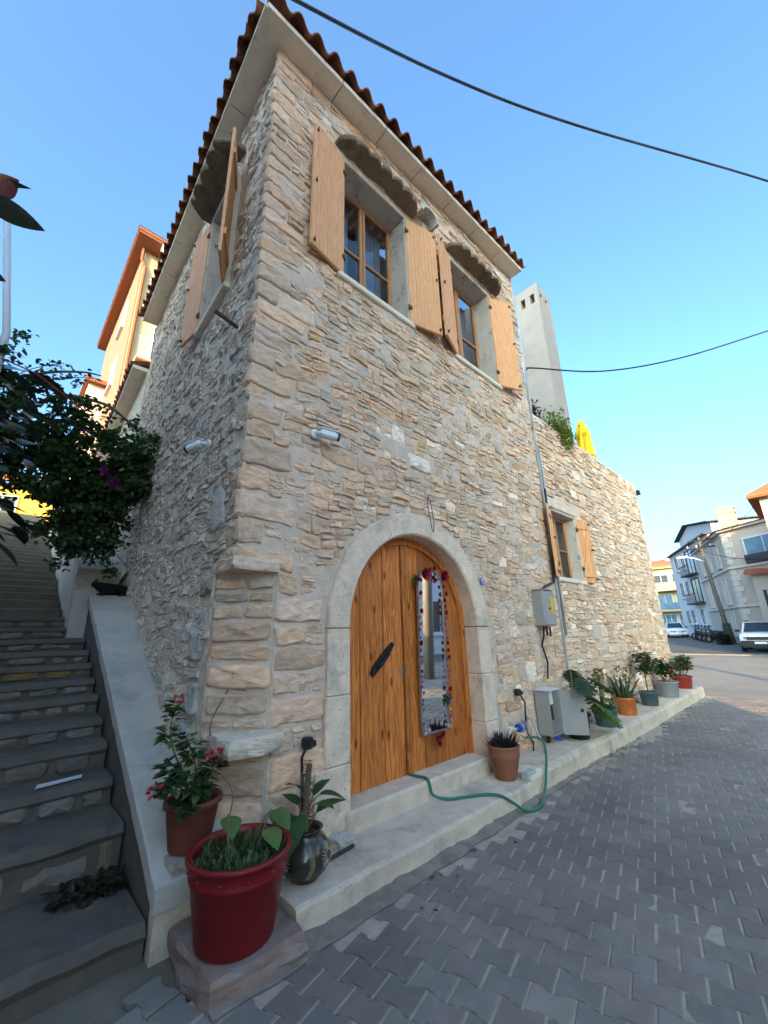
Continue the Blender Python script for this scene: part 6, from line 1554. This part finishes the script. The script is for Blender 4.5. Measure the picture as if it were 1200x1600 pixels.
def car(name, label, loc, rz, prof, roof, hw, paint, r_=.33, axles=(.82,3.4), suv=False):
    """front at x=0, car runs along +x; prof: lower body outline (x, ztop, zbottom, halfwidth factor); roof: cabin sections"""
    t = thing(name, label, 'car', loc, rz)
    g = MB(); secs = []
    for (x, zt, zb, f_) in prof:
        w = hw*f_; m_ = zb+(zt-zb)*.55
        secs.append([(x,-w*.90,zb),(x,-w*.98,zb+.1),(x,-w,m_),(x,-w*.97,zt-.07),(x,-w*.86,zt),(x,0,zt+.02),(x,w*.86,zt),(x,w*.97,zt-.07),(x,w,m_),(x,w*.98,zb+.1),(x,w*.90,zb)])
    loft(g, secs); g.build('body', K[paint], t, True)
    g = MB(); secs = []
    # cabin: glass house between belt line and roof
    (xa, za), (xb, zb2), (xc, zc2), (xd, zd) = roof['pts']; wb_, wt = hw*.90, hw*roof.get('top',.72)
    lowr = [(xa,-wb_*.93,za),(xa,wb_*.93,za),(xd,wb_*.93,zd),(xd,-wb_*.93,zd)]; top = [(xb,-wt,zb2),(xb,wt,zb2),(xc,wt,zc2),(xc,-wt,zc2)]
    g.add(lowr+top, [(0,1,5,4),(1,2,6,5),(2,3,7,6),(3,0,4,7),(4,5,6,7)]); cab = g.build('cabin_glass', K['carglass'], t)
    g = MB(); g.add([(xb-.05,-wt-.02,zb2+.005),(xb-.05,wt+.02,zb2+.005),(xc+.05,wt+.02,zc2+.005),(xc+.05,-wt-.02,zc2+.005),(xb+.15,-wt+.08,zb2+.05),(xb+.15,wt-.08,zb2+.05),(xc-.15,wt-.08,zc2+.05),(xc-.15,-wt+.08,zc2+.05)], [(0,1,5,4),(1,2,6,5),(2,3,7,6),(3,0,4,7),(4,5,6,7)]); g.build('roof', K[paint], t)
    for s_ in (-1,1):
        for (p, q) in (((xa,s_*wb_*.935,za),(xb,s_*(wt+.01),zb2)),((xd,s_*wb_*.935,zd),(xc,s_*(wt+.01),zc2)),(((xa+xd)/2,s_*wb_*.945,(za+zd)/2),((xb+xc)/2,s_*(wt+.015),(zb2+zc2)/2))):
            g = MB(); g.tube([p,q], .045, 5); g.build('pillar', K[paint], t)
        for i, x in enumerate(axles):
            wheel(t, x, s_*(hw-.10), r_, .22)
            g = MB(); n = 14; P = []
            for rr_ in (r_+.03,r_+.10):
                for k in range(n+1): a = math.pi*k/n; P += [(x+rr_*math.cos(a), s_*(hw-.02), r_+rr_*math.sin(a)),(x+rr_*math.cos(a), s_*(hw+.025), r_+rr_*math.sin(a))]
            m2 = 2*(n+1); g.add(P, [(2*k+1,2*k+3,m2+2*k+3,m2+2*k+1) for k in range(n)]+[(m2+2*k,m2+2*k+2,m2+2*k+3,m2+2*k+1) for k in range(n)]+[(2*k,2*k+2,2*k+3,2*k+1) for k in range(n)]); g.build('wheel_arch', K['cartrim' if suv else paint], t)
        z_ = prof[1][1]; g = MB(); g.bbox((prof[0][0]-.015,s_*hw*.60-.17,z_-.30),(prof[0][0]+.22,s_*hw*.60+.17,z_-.10), .04); g.build('headlight', K['headlight'], t)
        g = MB(); g.bbox((xa+.25,s_*(hw+.0)-.0 if s_ > 0 else -hw-.2,za+.02),(xa+.40,hw+.2 if s_ > 0 else -hw,za+.17), .03); g.build('wing_mirror', K['cartrim'], t)
        if suv: g = MB(); g.tube([(xb+.15,s_*(wt-.06),zb2+.12),(xc-.15,s_*(wt-.06),zc2+.12)], .03, 6); g.build('roof_rail', K['cartrim'], t)
    z_ = prof[1][1]
    g = MB(); g.bbox((prof[0][0]-.03,-hw*(.62 if suv else .42),z_-.31),(prof[0][0]+.1,hw*(.62 if suv else .42),z_-.14), .02); g.build('grille', K['cartrim'], t)
    g = MB(); g.bbox((prof[0][0]-.05,-hw*.92,.28),(prof[0][0]+.25,hw*.92,z_-(.34 if suv else .42)), .04); g.build('bumper', K['cartrim' if suv else paint], t)
    g = MB(); g.box((prof[0][0]-.065,-.26,.47),(prof[0][0]-.045,.26,.58)); g.build('number_plate', K['whiteplastic'], t)
    return t
suvp = [(0,.86,.34,.86),(.12,.98,.26,.96),(1.15,1.08,.24,1),(1.35,1.10,.24,1),(3.3,1.10,.24,1),(4.2,1.06,.3,.97),(4.31,.9,.4,.9)]
car('off_road_car', 'white off-road car with black bumper and roof rails parked facing us', (30.9,2.75,.07), R(1), suvp, {'pts': ((1.15,1.07),(1.75,1.60),(3.85,1.60),(4.2,1.06)), 'top': .70}, .92, 'carwhite', .36, (.85,3.5), True)
sedp = [(0,.66,.28,.80),(.15,.78,.2,.94),(1.3,.92,.2,1),(1.6,.93,.2,1),(3.5,.95,.2,1),(4.4,.92,.25,.94),(4.5,.78,.35,.85)]
car('saloon_car', 'white saloon car parked past the motorcycles at the far house', (50.6,10.55,.46), R(18), sedp, {'pts': ((1.3,.91),(2.15,1.42),(3.3,1.42),(4.25,.94)), 'top': .64}, .89, 'carwhite', .32, (.9,3.55))
def moto(loc, rz, paint, label):
    t = thing('motorcycle', label, 'motorcycle', loc, rz, 'motorcycles parked along the corner house')
    for x in (-.62,.62):
        g = MB(); n = 18; P = []
        for rr_, yy in ((.20,-.04),(.29,-.05),(.30,0),(.29,.05),(.20,.04)):
            for i in range(n): a = 2*math.pi*i/n; P.append((x+rr_*math.cos(a), yy, .30+rr_*math.sin(a)))
        g.add(P, [(k*n+i,k*n+(i+1)%n,(k+1)*n+(i+1)%n,(k+1)*n+i) for k in range(4) for i in range(n)]); wo = g.build('wheel', K['tyre'], t)
        g = MB(); g.tube([(x,-.06,.30),(x,.06,.30)], .06, 8)
        for i in range(4): a = math.pi*i/4; g.tube([(x-.21*math.cos(a),0,.30-.21*math.sin(a)),(x+.21*math.cos(a),0,.30+.21*math.sin(a))], .012, 4)
        g.build('rim', K['steel'], wo)
    g = MB(); secs = []
    for (x, z0, z1, w) in ((-.62,.62,.78,.07),(-.4,.42,.82,.15),(-.1,.30,.70,.16),(.15,.28,.62,.14),(.34,.34,.95,.15),(.46,.55,1.0,.12),(.52,.75,.95,.06)): secs.append([(x,-w,z0),(x,-w*1.05,(z0+z1)/2),(x,-w*.6,z1),(x,w*.6,z1),(x,w*1.05,(z0+z1)/2),(x,w,z0)])
    loft(g, secs); g.build('body', paint, t, True)
    g = MB(); secs = []
    for (x, z, w) in ((-.70,.83,.08),(-.45,.86,.15),(-.15,.82,.15),(.08,.74,.10)): secs.append([(x,-w,z-.07),(x,-w*.9,z),(x,w*.9,z),(x,w,z-.07)])
    loft(g, secs); g.build('seat', K['blackplastic'], t)
    g = MB(); g.tube([(.62,0,.30),(.46,0,.98)], .035, 6); g.tube([(.44,-.34,1.06),(.46,-.12,1.0),(.46,.12,1.0),(.44,.34,1.06)], .018, 6); g.build('fork', K['blackplastic'], t)
    g = MB(); g.bbox((.50,-.10,.80),(.60,.10,.95), .03); g.build('headlight', K['headlight'], t)
    for s_ in (-1,1): g = MB(); g.tube([(.44,s_*.25,1.04),(.42,s_*.30,1.22)], .008, 4); g.bbox((.41,s_*.32-.06,1.20),(.43,s_*.32+.06,1.28), .008); g.build('wing_mirror', K['blackplastic'], t)
    g = MB(); g.bbox((.40,-.02,.98),(.43,.02,1.28), .004, M=Matrix.Rotation(0,4,'Z')); g.add([(.50,-.17,.98),(.50,.17,.98),(.36,.14,1.34),(.36,-.14,1.34)], [(0,1,2,3)]); g.build('windscreen', K['blackplastic'], t)
mp_ = [K['cartrim'], mat('dark_blue_paint', (.02,.025,.05), .25, .1, spec=.5), mat('dark_grey_paint', (.05,.05,.055), .3, .1, spec=.5), mat('dark_red_paint', (.06,.015,.015), .3, .1, spec=.5)]
ml = ['black motorcycle beside the white saloon car', 'dark blue motorcycle second from the white saloon car', 'dark grey motorcycle in the middle of the parked row', 'dark red motorcycle next to the leaning utility pole', 'black motorcycle nearest the leaning utility pole']
for i in range(5):
    x = 47.0-i*1.35; y = 3.95+(x-38.3)*.337+1.15; moto((x,y,hill(x,0)+.06), R(128+6*math.sin(i*2.1)), mp_[[0,1,2,3,0][i]], ml[i])
bs = MB()
for _ in range(700): a = rv.uniform(0,6.28); r_ = .45*math.sqrt(rv.random()); bs.leaf(Vector((r_*math.cos(a),r_*math.sin(a),rv.uniform(.0,.75))),(rv.uniform(-1,1),rv.uniform(-1,1),rv.uniform(-.2,1)),(0,0,1),.14,.05,c=tint((.03,.045,.025)),n=3)
o = bs.build('hedge_bush', K['leaf']); o.location = (39.3,5.5,.17); tag(o, 'low dark bush at the foot of the leaning utility pole', 'bush')
